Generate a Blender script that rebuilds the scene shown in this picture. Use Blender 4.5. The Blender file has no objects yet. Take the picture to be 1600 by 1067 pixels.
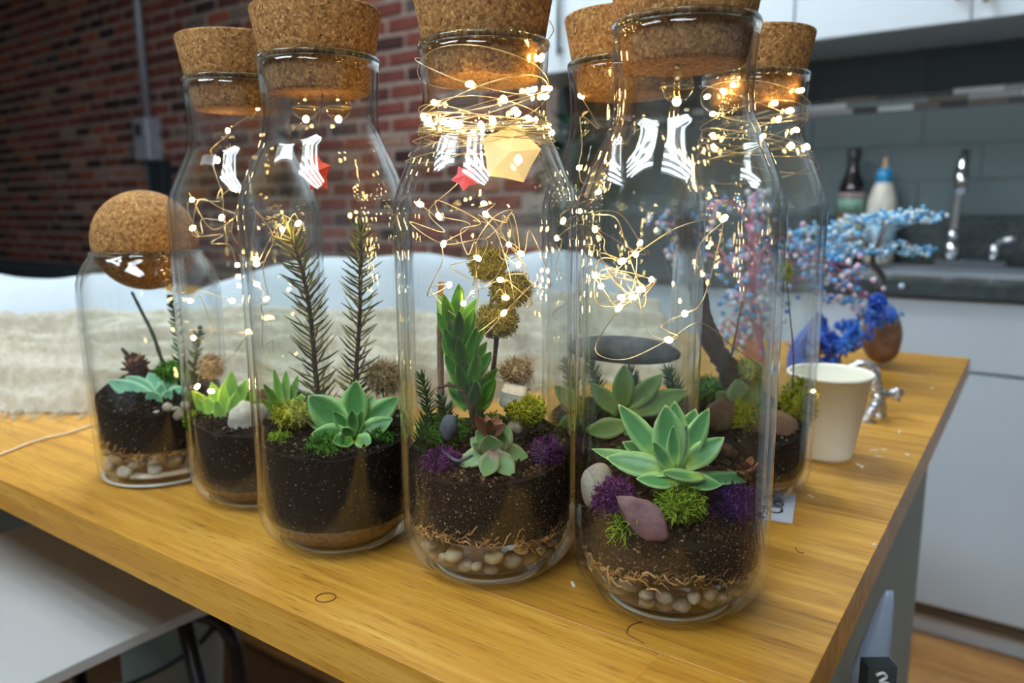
import bpy, math, random
from mathutils import Vector, Matrix, noise, Euler
scene = bpy.context.scene
col = scene.collection
rnd = random.Random(7)
V = Vector
# ------------------------------------------------------------------ camera, world, lights, exposure
F = 1177.0                      # focal length in pixels of the 1600 x 1067 frame
TT = 0.875                      # table top height
CAM = V((0.0, 0.0, TT + 0.2245))
FW = V((-0.5653, 0.8056, -0.1775)).normalized()
RT = V((0.8194, 0.5732, -0.0085)); RT = (RT - FW * RT.dot(FW)).normalized()
UP = RT.cross(FW).normalized()
HF = V((FW.x, FW.y, 0)).normalized()          # horizontal viewing direction
HR = V((RT.x, RT.y, 0)).normalized()
cd = bpy.data.cameras.new('camera'); cam = bpy.data.objects.new('camera', cd); col.objects.link(cam)
cam.matrix_world = Matrix(((RT.x, UP.x, -FW.x, CAM.x), (RT.y, UP.y, -FW.y, CAM.y), (RT.z, UP.z, -FW.z, CAM.z), (0, 0, 0, 1)))
cd.sensor_width = 36.0; cd.lens = F / 1600 * 36; cd.clip_start = 0.02; cd.clip_end = 60
cd.dof.use_dof = True; cd.dof.focus_distance = 0.43; cd.dof.aperture_fstop = 6.2
scene.camera = cam
w = bpy.data.worlds.new('world'); scene.world = w; w.use_nodes = True
WB = w.node_tree.nodes['Background']; WB.inputs[0].default_value = (0.86, 0.94, 1.0, 1); WB.inputs[1].default_value = 0.17
CEIL = 2.9
TUBE_L = 25.0                   # radiance of the fluorescent tubes
LED_L = 48.0
LAMPS = [(0.3, -1.1), (-1.4, -0.95), (-1.3, 1.15)]
vs = scene.view_settings
scene.display_settings.display_device = 'sRGB'
vs.view_transform = 'Standard'; vs.look = 'None'; vs.gamma = 1.0; vs.exposure = 0.6; vs.use_curve_mapping = False
cy = scene.cycles
cy.max_bounces = 14; cy.transparent_max_bounces = 64; cy.glossy_bounces = 6; cy.diffuse_bounces = 4; cy.transmission_bounces = 8
cy.sample_clamp_indirect = 4.0; cy.caustics_reflective = False; cy.caustics_refractive = False
cy.use_denoising = True; cy.use_adaptive_sampling = True; cy.adaptive_threshold = 0.03

# ------------------------------------------------------------------ helpers: places
def at(px, py, Y):
    """the point seen at pixel (px, py) that stands Y metres ahead of the camera"""
    d = FW + RT * ((px - 800) / F) - UP * ((py - 533.5) / F)
    return CAM + d * (Y / d.dot(HF))
def onz(px, py, z=0.0):
    d = FW + RT * ((px - 800) / F) - UP * ((py - 533.5) / F)
    return CAM + d * ((z + TT - CAM.z) / d.z)
def ld(lat, dep, z=0.0):
    return V((HR.x * lat + HF.x * dep, HR.y * lat + HF.y * dep, TT + z))
BOT = {'A': (-0.1616, 0.3880), 'B': (-0.2735, 0.3640), 'C': (-0.3830, 0.3372), 'D': (-0.4930, 0.3560),
       'G': (-0.2362, 0.4690), 'H': (-0.1831, 0.5724), 'E': (-0.6110, 0.3422)}
def bdep(b): return V((*BOT[b], 0)).dot(HF)
def inb(b, px, py, k=0.0, r0=0.046):
    """a point inside bottle b at a pixel; k = -1 nearest the camera ... 1 at the far wall"""
    D = bdep(b); c = V((*BOT[b], 0)); p = at(px, py, D)
    lat = (V((p.x, p.y, 0)) - c).dot(HR)
    return at(px, py, D + k * math.sqrt(max(r0 * r0 - lat * lat, 1e-6)))
def pxm(b): return bdep(b) / F                 # metres per pixel at a bottle

# ------------------------------------------------------------------ helpers: meshes
class MB:
    def __init__(s): s.v = []; s.f = []; s.c = []; s.usec = False
    def add(s, vs_, fs_, cs=None):
        b = len(s.v); s.v += [V(p) for p in vs_]; s.f += [tuple(i + b for i in f) for f in fs_]
        if cs: s.usec = True; s.c += cs
        else: s.c += [(0, 0, 0)] * len(vs_)
    def box(s, x0, x1, y0, y1, z0, z1, bv=0.0):
        if bv <= 0:
            s.add([(x, y, z) for z in (z0, z1) for y in (y0, y1) for x in (x0, x1)],
                  [(0, 2, 3, 1), (4, 5, 7, 6), (0, 1, 5, 4), (1, 3, 7, 5), (3, 2, 6, 7), (2, 0, 4, 6)])
            return
        P = []; ids = {}
        X, Y, Z = (x0, x1), (y0, y1), (z0, z1); sg = (1, -1)
        for a in (0, 1):
            for b in (0, 1):
                for c in (0, 1):
                    for k in range(3):
                        q = [X[a] + sg[a] * bv, Y[b] + sg[b] * bv, Z[c] + sg[c] * bv]
                        q[k] = (X[a], Y[b], Z[c])[k]
                        ids[a, b, c, k] = len(P); P.append(q)
        fs = []
        for k in range(3):
            for e in (0, 1):
                o = [(0, 0), (1, 0), (1, 1), (0, 1)]; q = []
                for i, j in o:
                    t = [0, 0, 0]; t[k] = e; t[(k + 1) % 3] = i; t[(k + 2) % 3] = j; q.append(ids[t[0], t[1], t[2], k])
                fs.append(tuple(q) if e else tuple(q[::-1]))
        for k in range(3):                       # edge strips along axis k
            k1, k2 = (k + 1) % 3, (k + 2) % 3
            for i in (0, 1):
                for j in (0, 1):
                    q = []
                    for e, kk in ((0, k1), (1, k1), (1, k2), (0, k2)):
                        t = [0, 0, 0]; t[k] = e; t[k1] = i; t[k2] = j; q.append(ids[t[0], t[1], t[2], kk])
                    fs.append(tuple(q) if (i == j) else tuple(q[::-1]))
        for a in (0, 1):
            for b in (0, 1):
                for c in (0, 1):
                    q = (ids[a, b, c, 0], ids[a, b, c, 1], ids[a, b, c, 2])
                    fs.append(q if (a + b + c) % 2 else q[::-1])
        s.add(P, fs)
    def lathe(s, prof, c=(0, 0, 0), n=48, wob=None, close=False):
        """profile of (r, z) about a vertical axis"""
        P = []; Fc = []; idx = []
        for k, (r, z) in enumerate(prof):
            if r < 1e-6:
                idx.append([len(P)] * n); P.append(V((c[0], c[1], c[2] + z)))
            else:
                row = []
                for i in range(n):
                    a = 2 * math.pi * i / n; rr = r
                    if wob: rr = r * (1 + wob(a, z))
                    row.append(len(P)); P.append(V((c[0] + rr * math.cos(a), c[1] + rr * math.sin(a), c[2] + z)))
                idx.append(row)
        for k in range(len(prof) - 1):
            for i in range(n):
                j = (i + 1) % n; q = [idx[k][i], idx[k][j], idx[k + 1][j], idx[k + 1][i]]
                u = []
                for x in q:
                    if x not in u: u.append(x)
                if len(u) > 2: Fc.append(tuple(u))
        if close and idx[0][0] != idx[0][1] and idx[-1][0] != idx[-1][1]:
            pass
        s.add(P, Fc)
    def tube(s, pts, r, n=6, cap=True, cs=None):
        pts = [V(p) for p in pts]; m = len(pts)
        if m < 2: return
        rs = r if isinstance(r, (list, tuple)) else [r] * m
        P = []; N = None
        for i, p in enumerate(pts):
            t = (pts[min(i + 1, m - 1)] - pts[max(i - 1, 0)])
            t = t.normalized() if t.length > 1e-9 else V((0, 0, 1))
            if N is None:
                N = t.cross(V((0.31, 0.2, 0.93)))
                if N.length < 1e-3: N = t.cross(V((1, 0, 0)))
            N = (N - t * N.dot(t)); N = N.normalized() if N.length > 1e-6 else t.orthogonal().normalized()
            B = t.cross(N)
            for k in range(n):
                a = 2 * math.pi * k / n; P.append(p + (N * math.cos(a) + B * math.sin(a)) * rs[i])
        Fc = [(i * n + k, i * n + (k + 1) % n, (i + 1) * n + (k + 1) % n, (i + 1) * n + k) for i in range(m - 1) for k in range(n)]
        if cap: Fc += [tuple(range(n))[::-1], tuple((m - 1) * n + k for k in range(n))]
        s.add(P, Fc, [cs] * len(P) if cs else None)
    def ball(s, c, r, nu=10, nv=7, rot=None, disp=0.0, seed=0.0, freq=2.0):
        c = V(c); r = V(r) if hasattr(r, '__len__') else V((r, r, r)); P = []; Fc = []
        for i in range(nv + 1):
            th = math.pi * i / nv
            for k in range(nu if 0 < i < nv else 1):
                ph = 2 * math.pi * k / nu
                d = V((math.sin(th) * math.cos(ph), math.sin(th) * math.sin(ph), math.cos(th)))
                m = 1 + (disp * noise.noise(d * freq + V((seed, seed * 1.7, -seed))) if disp else 0)
                q = V((d.x * r.x, d.y * r.y, d.z * r.z)) * m
                if rot: q = rot @ q
                P.append(c + q)
        def I(i, k): return 0 if i == 0 else (1 + (nv - 1) * nu if i == nv else 1 + (i - 1) * nu + k % nu)
        for i in range(nv):
            for k in range(nu):
                q = []
                for x in (I(i, k), I(i + 1, k), I(i + 1, k + 1), I(i, k + 1)):
                    if x not in q: q.append(x)
                if len(q) > 2: Fc.append(tuple(q))
        s.add(P, Fc)
    def build(s, name, mat, parent=None, org=None, smooth=True, sharp=None):
        if org is None:
            xs = [p.x for p in s.v]; ys = [p.y for p in s.v]; zs = [p.z for p in s.v]
            org = V(((min(xs) + max(xs)) / 2, (min(ys) + max(ys)) / 2, min(zs)))
        org = V(org)
        me = bpy.data.meshes.new(name); me.from_pydata([tuple(p - org) for p in s.v], [], s.f)
        me.materials.append(mat)
        if smooth:
            me.polygons.foreach_set('use_smooth', [True] * len(me.polygons))
            if sharp: me.set_sharp_from_angle(angle=math.radians(sharp))
        if s.usec:
            a = me.color_attributes.new('lf', 'FLOAT_COLOR', 'POINT')
            a.data.foreach_set('color', [x for c in s.c for x in (c[0], c[1], c[2], 1.0)])
        me.update()
        o = bpy.data.objects.new(name, me); col.objects.link(o)
        if parent: o.parent = parent; o.location = org - parent.location
        else: o.location = org
        return o
def tag(o, label, cat, group=None, kind=None):
    o['label'] = label; o['category'] = cat
    if group: o['group'] = group
    if kind: o['kind'] = kind
    return o
def empty(name, loc, label=None, cat=None, group=None):
    o = bpy.data.objects.new(name, None); col.objects.link(o); o.location = V(loc); o.empty_display_size = 0.01
    if label: tag(o, label, cat, group)
    return o
def struct(o, label=None):
    o['kind'] = 'structure'
    if label: o['label'] = label
    return o
def cr(pts, n=6):
    """Catmull-Rom through points"""
    pts = [V(p) for p in pts]
    if len(pts) < 3: return pts
    q = [pts[0] * 2 - pts[1]] + pts + [pts[-1] * 2 - pts[-2]]; out = []
    for i in range(1, len(q) - 2):
        a, b, c, d = q[i - 1], q[i], q[i + 1], q[i + 2]
        for k in range(n):
            t = k / n
            out.append(0.5 * ((2 * b) + (c - a) * t + (2 * a - 5 * b + 4 * c - d) * t * t + (3 * b - a - 3 * c + d) * t ** 3))
    out.append(pts[-1]); return out

# ------------------------------------------------------------------ helpers: materials
MATS = {}
class N:
    def __init__(s, name):
        s.m = bpy.data.materials.new(name); s.m.use_nodes = True; s.t = s.m.node_tree; s.n = s.t.nodes; s.l = s.t.links
        s.b = s.n['Principled BSDF']; s.out = s.n['Material Output']
    def node(s, t, **k):
        x = s.n.new(t)
        for a, b in k.items(): setattr(x, a, b)
        return x
    def link(s, a, b): s.l.new(a, b)
    def noise(s, scale, detail=4, rough=0.55, vec=None, dim='3D', w=None):
        x = s.node('ShaderNodeTexNoise', noise_dimensions=dim); x.inputs['Scale'].default_value = scale
        x.inputs['Detail'].default_value = detail; x.inputs['Roughness'].default_value = rough
        if vec is not None: s.link(vec, x.inputs['Vector'])
        if w is not None: s.link(w, x.inputs['W'])
        return x.outputs['Fac']
    def ramp(s, fac, stops, interp='LINEAR'):
        x = s.node('ShaderNodeValToRGB'); r = x.color_ramp; r.interpolation = interp
        while len(r.elements) < len(stops): r.elements.new(0.5)
        for e, (p, c) in zip(r.elements, stops):
            e.position = p; e.color = (*c, 1) if len(c) == 3 else c
        s.link(fac, x.inputs[0]); return x.outputs[0]
    def mix(s, fac, a, b, mode='MIX'):
        x = s.node('ShaderNodeMix', data_type='RGBA', blend_type=mode)
        for i, q in ((0, fac), (6, a), (7, b)):
            if isinstance(q, (int, float)): x.inputs[i].default_value = q
            elif isinstance(q, (tuple, list)): x.inputs[i].default_value = (*q, 1)
            else: s.link(q, x.inputs[i])
        return x.outputs[2]
    def math(s, op, a, b=0.0):
        x = s.node('ShaderNodeMath', operation=op)
        for i, q in ((0, a), (1, b)):
            if isinstance(q, (int, float)): x.inputs[i].default_value = q
            else: s.link(q, x.inputs[i])
        return x.outputs[0]
    def bump(s, h, strength=0.3, dist=0.001):
        x = s.node('ShaderNodeBump'); x.inputs['Strength'].default_value = strength; x.inputs['Distance'].default_value = dist
        s.link(h, x.inputs['Height']); s.link(x.outputs[0], s.b.inputs['Normal'])
    def obj(s): return s.node('ShaderNodeTexCoord').outputs['Object']
    def mapping(s, vec, sc):
        x = s.node('ShaderNodeMapping'); x.inputs['Scale'].default_value = sc; s.link(vec, x.inputs[0]); return x.outputs[0]
    def base(s, c, rough=0.6, spec=0.5, metal=0.0):
        if isinstance(c, (tuple, list)): s.b.inputs['Base Color'].default_value = (*c, 1)
        else: s.link(c, s.b.inputs['Base Color'])
        s.b.inputs['Roughness'].default_value = rough; s.b.inputs['Specular IOR Level'].default_value = spec; s.b.inputs['Metallic'].default_value = metal
        return s
def lin(r, g, b):
    f = lambda x: x / 255 / 12.92 if x / 255 <= 0.04045 else ((x / 255 + 0.055) / 1.055) ** 2.4
    return (f(r), f(g), f(b))
def plain(name, c, rough=0.6, spec=0.5, metal=0.0, var=0.12, scale=30.0, bump=0.0):
    if name in MATS: return MATS[name]
    n = N(name); o = n.obj(); f = n.noise(scale, 3, vec=o)
    k = tuple(min(1, x * (1 + var)) for x in c); d = tuple(x * (1 - var) for x in c)
    n.base(n.ramp(f, [(0.3, d), (0.7, k)]), rough, spec, metal)
    if bump: n.bump(n.noise(scale * 3, 3, vec=o), bump, 0.002)
    MATS[name] = n.m; return n.m
def rndout(n): return n.node('ShaderNodeObjectInfo').outputs['Random']
def mat_wood(name, dark, mid, light, sc=(3.0, 60.0, 60.0), rough=0.42):
    n = N(name); o = n.obj(); r = rndout(n); wv = n.math('MULTIPLY', r, 37.0)
    v1 = n.mapping(o, sc)
    g = n.noise(1.0, 5, 0.6, v1, '4D', wv)
    v2 = n.mapping(o, (sc[0] * 8, sc[1] * 7, sc[2] * 7)); g2 = n.noise(1.0, 3, 0.6, v2, '4D', wv)
    c = n.ramp(g, [(0.25, dark), (0.5, mid), (0.75, light)])
    pores = n.ramp(g2, [(0.30, (0.40, 0.32, 0.22)), (0.45, (1, 1, 1))])
    c = n.mix(0.9, c, pores, 'MULTIPLY')
    tone = n.ramp(r, [(0.0, (0.80, 0.76, 0.70)), (0.5, (1.0, 0.98, 0.95)), (1.0, (1.16, 1.12, 1.06))])
    c = n.mix(1.0, c, tone, 'MULTIPLY')
    n.base(c, rough, 0.4); n.bump(g2, 0.25, 0.0006)
    return n.m
def mat_cork():
    n = N('cork'); o = n.obj()
    wp = n.node('ShaderNodeTexNoise'); wp.inputs['Scale'].default_value = 300; n.link(o, wp.inputs['Vector'])
    ad = n.node('ShaderNodeMix', data_type='VECTOR'); ad.inputs[0].default_value = 0.0022; n.link(o, ad.inputs[4]); n.link(wp.outputs['Color'], ad.inputs[5])
    vo = n.node('ShaderNodeTexVoronoi'); vo.inputs['Scale'].default_value = 560; n.link(ad.outputs[1], vo.inputs['Vector'])
    ve = n.node('ShaderNodeTexVoronoi', feature='DISTANCE_TO_EDGE'); ve.inputs['Scale'].default_value = 560; n.link(ad.outputs[1], ve.inputs['Vector'])
    sp_ = n.node('ShaderNodeSeparateColor'); n.link(vo.outputs['Color'], sp_.inputs[0])
    nz = n.noise(700, 5, 0.7, o)
    c = n.ramp(sp_.outputs[0], [(0.0, lin(118, 80, 44)), (0.2, lin(150, 108, 62)), (0.7, lin(174, 130, 80)), (1.0, lin(198, 156, 102))])
    c = n.mix(1.0, c, n.ramp(nz, [(0.3, (0.62, 0.58, 0.52)), (0.6, (1.08, 1.06, 1.04))]), 'MULTIPLY')
    c = n.mix(n.ramp(ve.outputs['Distance'], [(0.0, (0.4, 0.4, 0.4)), (0.16, (0, 0, 0))]), c, lin(84, 54, 28))
    sp = n.noise(240, 3, 0.6, o); c = n.mix(n.ramp(sp, [(0.29, (0.9, 0.9, 0.9)), (0.35, (0, 0, 0))]), c, lin(52, 34, 18))
    n.base(c, 0.85, 0.2); n.bump(nz, 0.5, 0.0010); return n.m
def mat_glass(name, tint=(0.985, 0.995, 0.992), edge=(0.34, 0.40, 0.41), f0=0.038):
    n = N(name); n.n.remove(n.b)
    lw = n.node('ShaderNodeLayerWeight'); fc = lw.outputs['Facing']; lw.inputs['Blend'].default_value = 0.5
    p5 = n.math('POWER', fc, 3.7); R = n.math('ADD', n.math('MULTIPLY', p5, 0.93 - f0), f0)
    tr = n.node('ShaderNodeBsdfTransparent'); n.link(n.mix(n.math('POWER', fc, 6.5), tint, edge), tr.inputs[0])
    gl = n.node('ShaderNodeBsdfGlossy'); gl.inputs['Roughness'].default_value = 0.015; gl.inputs[0].default_value = (1, 1, 1, 1)
    mx = n.node('ShaderNodeMixShader'); n.link(R, mx.inputs[0]); n.link(tr.outputs[0], mx.inputs[1]); n.link(gl.outputs[0], mx.inputs[2])
    n.link(mx.outputs[0], n.out.inputs[0]); return n.m
def mat_solid_glass(name):
    n = N(name); n.n.remove(n.b); g = n.node('ShaderNodeBsdfGlass'); g.inputs['IOR'].default_value = 1.47; g.inputs['Roughness'].default_value = 0.0
    g.inputs[0].default_value = (0.96, 0.985, 0.98, 1); n.link(g.outputs[0], n.out.inputs[0]); return n.m
def mat_glint(name):
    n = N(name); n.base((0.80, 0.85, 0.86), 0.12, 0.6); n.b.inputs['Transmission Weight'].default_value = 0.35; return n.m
def mat_emit(name, c, L):
    n = N(name); n.b.inputs['Base Color'].default_value = (*c, 1); n.b.inputs['Emission Color'].default_value = (*c, 1)
    n.b.inputs['Emission Strength'].default_value = L; n.b.inputs['Roughness'].default_value = 0.3; return n.m
def mat_leaf(name, body, edge, base, tip, rough=0.5, sss=0.15):
    n = N(name); a = n.node('ShaderNodeAttribute', attribute_name='lf'); sep = n.node('ShaderNodeSeparateColor')
    n.link(a.outputs['Color'], sep.inputs[0]); j, t, r = sep.outputs[0], sep.outputs[1], sep.outputs[2]
    nz = n.noise(160, 3, 0.5, n.obj())
    c = n.ramp(t, [(0.0, base), (0.4, body), (0.93, body), (1.0, tip)])
    c = n.mix(n.ramp(j, [(0.45, (0, 0, 0)), (0.97, (0.85, 0.85, 0.85))]), c, edge)
    c = n.mix(1.0, c, n.ramp(nz, [(0.3, (0.84, 0.86, 0.84)), (0.7, (1.1, 1.08, 1.06))]), 'MULTIPLY')
    tone = n.ramp(rndout(n), [(0.0, (0.78, 0.84, 0.80)), (1.0, (1.14, 1.1, 1.12))]); c = n.mix(1.0, c, tone, 'MULTIPLY')
    n.base(c, rough, 0.45)
    n.b.inputs['Subsurface Weight'].default_value = sss; n.b.inputs['Subsurface Radius'].default_value = (0.004, 0.006, 0.003); n.b.inputs['Subsurface Scale'].default_value = 0.5
    return n.m
def mat_isl(name, stops, rough=0.9, spec=0.2):
    """a colour per loose piece (crumb, strand, bead)"""
    n = N(name); g = n.node('ShaderNodeNewGeometry').outputs['Random Per Island']
    n.base(n.ramp(g, stops), rough, spec); return n.m
def mat_stone(name, c1, c2, rough=0.75, scale=60):
    n = N(name); o = n.obj(); a = n.noise(scale, 5, 0.6, o); b = n.noise(scale * 6, 3, 0.6, o)
    c = n.ramp(a, [(0.3, c1), (0.7, c2)]); c = n.mix(0.5, c, n.ramp(b, [(0.3, (0.6, 0.6, 0.6)), (0.6, (1.05, 1.05, 1.05))]), 'MULTIPLY')
    tone = n.ramp(rndout(n), [(0.0, (0.72, 0.70, 0.68)), (1.0, (1.18, 1.16, 1.14))]); c = n.mix(1.0, c, tone, 'MULTIPLY')
    n.base(c, rough, 0.3); n.bump(b, 0.3, 0.0008); return n.m

M = {}
M['oak'] = mat_wood('oak', lin(150, 102, 36), lin(190, 140, 54), lin(216, 174, 88), (5.0, 110.0, 110.0), 0.34)
M['floorwood'] = mat_wood('floor wood', lin(120, 82, 44), lin(170, 124, 74), lin(196, 150, 96), (3.0, 26.0, 26.0), 0.5)
M['cork'] = mat_cork()
M['glass'] = mat_glass('clear glass')
M['thick_glass'] = mat_solid_glass('thick glass')
M['bead_glass'] = mat_glass('bead glass', (0.84, 0.76, 0.50), (0.16, 0.13, 0.06), 0.10)
M['glint_glass'] = mat_glint('painted base glint')  # milky colour stands in for light caught in the glass base
M['led'] = mat_emit('warm led', (1.0, 0.66, 0.24), LED_L)
M['led_dim'] = mat_emit('cool led', (1.0, 0.93, 0.75), LED_L * 0.12)
M['wire'] = plain('copper wire', lin(214, 196, 158), 0.28, 0.6, 0.85, 0.05)
M['dark_wire'] = plain('dark wire', lin(52, 42, 34), 0.5)
M['soil_black'] = mat_isl('black potting soil', [(0.0, lin(11, 9, 9)), (0.5, lin(25, 20, 18)), (0.84, lin(44, 34, 27)), (0.96, lin(92, 74, 56)), (1.0, lin(150, 138, 120))])
M['soil_brown'] = mat_isl('brown potting soil', [(0.0, lin(16, 12, 10)), (0.45, lin(38, 27, 20)), (0.78, lin(70, 48, 31)), (0.94, lin(116, 84, 54)), (1.0, lin(170, 144, 108))])
M['soil_core'] = plain('soil core', lin(30, 23, 19), 0.95, 0.1, 0, 0.5, 220, 0.6)
M['fibre'] = mat_isl('coir fibre', [(0.0, lin(96, 64, 36)), (0.5, lin(158, 114, 70)), (1.0, lin(206, 168, 116))])
M['sand'] = plain('tan sand', lin(122, 94, 64), 0.95, 0.1, 0, 0.35, 300, 0.5)
M['pebble'] = mat_stone('pebble stone', lin(128, 114, 96), lin(182, 170, 150))
M['pale_stone'] = mat_stone('pale stone', lin(168, 162, 148), lin(206, 202, 190), 0.8, 90)
M['tan_stone'] = mat_stone('tan stone', lin(150, 136, 112), lin(186, 172, 144), 0.8, 70)
M['brown_stone'] = mat_stone('brown stone', lin(122, 92, 76), lin(160, 128, 108), 0.7, 50)
M['purple_stone'] = mat_stone('purple stone', lin(98, 70, 78), lin(142, 112, 116), 0.65, 70)
M['slate'] = mat_stone('dark slate', lin(66, 72, 82), lin(108, 116, 128), 0.75, 60)
M['white_stone'] = mat_stone('white stone', lin(206, 206, 202), lin(232, 232, 228), 0.7, 40)
M['leafA'] = mat_leaf('pale succulent leaf', lin(82, 140, 88), lin(172, 212, 146), lin(170, 204, 84), lin(196, 214, 126), 0.38, 0.05)
M['leafA2'] = mat_leaf('bright succulent leaf', lin(104, 172, 78), lin(156, 206, 104), lin(176, 210, 100), lin(150, 190, 90))
M['leafC'] = mat_leaf('blue green succulent leaf', lin(70, 128, 66), lin(160, 208, 132), lin(130, 180, 66), lin(186, 206, 112), 0.38, 0.05)
M['leafB'] = mat_leaf('green succulent leaf', lin(66, 122, 34), lin(112, 172, 58), lin(128, 172, 56), lin(110, 164, 54), 0.36, 0.05)
M['leafP'] = mat_leaf('pink green leaf', lin(110, 150, 96), lin(150, 150, 116), lin(170, 118, 120), lin(146, 96, 96))
M['leafG'] = mat_leaf('dusty green leaf', lin(104, 144, 78), lin(146, 180, 112), lin(126, 156, 84), lin(140, 168, 100))
M['leafE'] = mat_leaf('mint succulent leaf', lin(120, 182, 150), lin(170, 218, 182), lin(150, 196, 140), lin(180, 214, 180))
M['leafD'] = mat_leaf('lime succulent leaf', lin(122, 172, 66), lin(166, 208, 100), lin(150, 188, 80), lin(160, 200, 100))
M['leafH'] = mat_leaf('grey green leaf', lin(132, 152, 98), lin(160, 176, 124), lin(140, 156, 96), lin(150, 166, 110))
M['dry_leaf'] = mat_leaf('dried brown leaf', lin(124, 80, 62), lin(156, 108, 84), lin(96, 60, 46), lin(170, 126, 96), 0.8, 0.0)
M['moss_purple'] = mat_isl('purple moss', [(0.0, lin(44, 18, 52)), (0.5, lin(84, 36, 92)), (1.0, lin(146, 74, 142))])
M['moss_violet'] = mat_isl('violet moss', [(0.0, lin(34, 18, 56)), (0.5, lin(62, 30, 92)), (1.0, lin(104, 58, 130))])
M['moss_green'] = mat_isl('green moss', [(0.0, lin(64, 92, 18)), (0.5, lin(118, 152, 30)), (1.0, lin(170, 196, 62))])
M['moss_yellow'] = mat_isl('yellow green moss', [(0.0, lin(110, 118, 16)), (0.5, lin(168, 172, 34)), (1.0, lin(210, 208, 80))])
M['moss_emerald'] = mat_isl('emerald moss', [(0.0, lin(26, 66, 18)), (0.5, lin(62, 122, 36)), (1.0, lin(112, 170, 60))])
M['moss_olive'] = mat_isl('olive moss', [(0.0, lin(78, 74, 24)), (0.5, lin(132, 124, 44)), (1.0, lin(176, 164, 78))])
M['moss_tan'] = mat_isl('tan dried moss', [(0.0, lin(120, 96, 66)), (0.5, lin(170, 144, 108)), (1.0, lin(206, 186, 150))])
M['needle'] = mat_isl('fir needle', [(0.0, lin(52, 60, 30)), (0.5, lin(104, 106, 52)), (1.0, lin(160, 152, 92))], 0.5, 0.4)
M['fern'] = mat_isl('dark fern', [(0.0, lin(24, 54, 30)), (0.6, lin(46, 92, 48)), (1.0, lin(84, 130, 66))], 0.6)
M['bark'] = plain('bark', lin(74, 54, 40), 0.9, 0.2, 0, 0.35, 120, 0.5)
M['bark_pale'] = plain('pale bark', lin(132, 104, 76), 0.9, 0.2, 0, 0.3, 120, 0.5)
M['cone'] = plain('cone scale', lin(84, 56, 44), 0.85, 0.2, 0, 0.35, 150)
M['stem_green'] = plain('green stem', lin(58, 74, 50), 0.6, 0.3, 0, 0.25, 140)
def mat_paper(name, c, tl=0.35):
    n = N(name); n.base(c, 0.6, 0.3); d = n.node('ShaderNodeBsdfTranslucent'); d.inputs[0].default_value = (*c, 1)
    mx = n.node('ShaderNodeMixShader'); mx.inputs[0].default_value = tl
    n.link(n.b.outputs[0], mx.inputs[1]); n.link(d.outputs[0], mx.inputs[2]); n.link(mx.outputs[0], n.out.inputs[0]); return n.m
M['star_red'] = mat_paper('coral paper', lin(238, 96, 66)); M['star_pink'] = mat_paper('pink paper', lin(232, 120, 146)); M['star_cream'] = mat_paper('cream paper', lin(250, 244, 226), 0.4)
M['white_cab'] = plain('white lacquer', lin(202, 212, 220), 0.35, 0.5, 0, 0.02, 4)
M['base_cab'] = plain('pale grey lacquer', lin(186, 196, 206), 0.35, 0.5, 0, 0.02, 4)
M['door_shade'] = plain('painted door shade', lin(92, 80, 62), 0.8)  # brown tone painted for the shade under the doors
M['counter'] = plain('dark stone counter', lin(58, 66, 68), 0.22, 0.5, 0, 0.3, 60)
M['tile_grey'] = plain('grey green tile', lin(78, 92, 95), 0.42, 0.5, 0, 0.05, 8)
M['grout'] = plain('grout', lin(74, 86, 89), 0.9)
M['steel'] = plain('chrome', lin(205, 208, 212), 0.12, 0.5, 1.0, 0.03)
M['brass'] = plain('brass', lin(176, 128, 58), 0.3, 0.5, 1.0, 0.05)
M['white_paint'] = plain('white paint', lin(206, 208, 206), 0.8, 0.3, 0, 0.03, 3)
M['panel_grey'] = plain('grey green panel', lin(150, 162, 158), 0.6, 0.4, 0, 0.03, 5)
M['black'] = plain('black', lin(24, 25, 27), 0.5, 0.4)
M['black_metal'] = plain('black metal', lin(32, 32, 34), 0.35, 0.5)
M['seat_white'] = plain('white seat', lin(206, 208, 208), 0.5, 0.4, 0, 0.02, 8)

# ------------------------------------------------------------------ the room
mb = MB(); mb.box(-9, 4, -3.2, 2.72, -0.1, -0.012); fl = struct(mb.build('floor', plain('subfloor', lin(110, 80, 48), 0.8), None, smooth=False), 'wooden floor of the workshop')
k = 0
for j in range(9):                                   # boards near the kitchen, where the floor shows
    v0 = 1.06 + j * 0.125; u = -1.9 + 0.37 * (j % 3)
    while u < 1.5:
        m2 = MB(); m2.box(u + 0.001, u + 1.149, v0 + 0.001, v0 + 0.124, -0.012, 0.0, 0.0015)
        m2.build('plank', M['floorwood'], fl, org=(u + 0.575, v0 + 0.06, -0.012), smooth=False); u += 1.15
mb = MB(); mb.box(-9, 4, -3.2, 2.72, CEIL, CEIL + 0.1); struct(mb.build('ceiling', M['white_paint'], smooth=False), 'white ceiling with fluorescent fixtures')
mb = MB(); mb.box(-9.1, -9.0, -3.2, 2.72, 0, CEIL); struct(mb.build('wall_left', M['white_paint'], smooth=False), 'plain white wall at the far end of the workshop')
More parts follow.
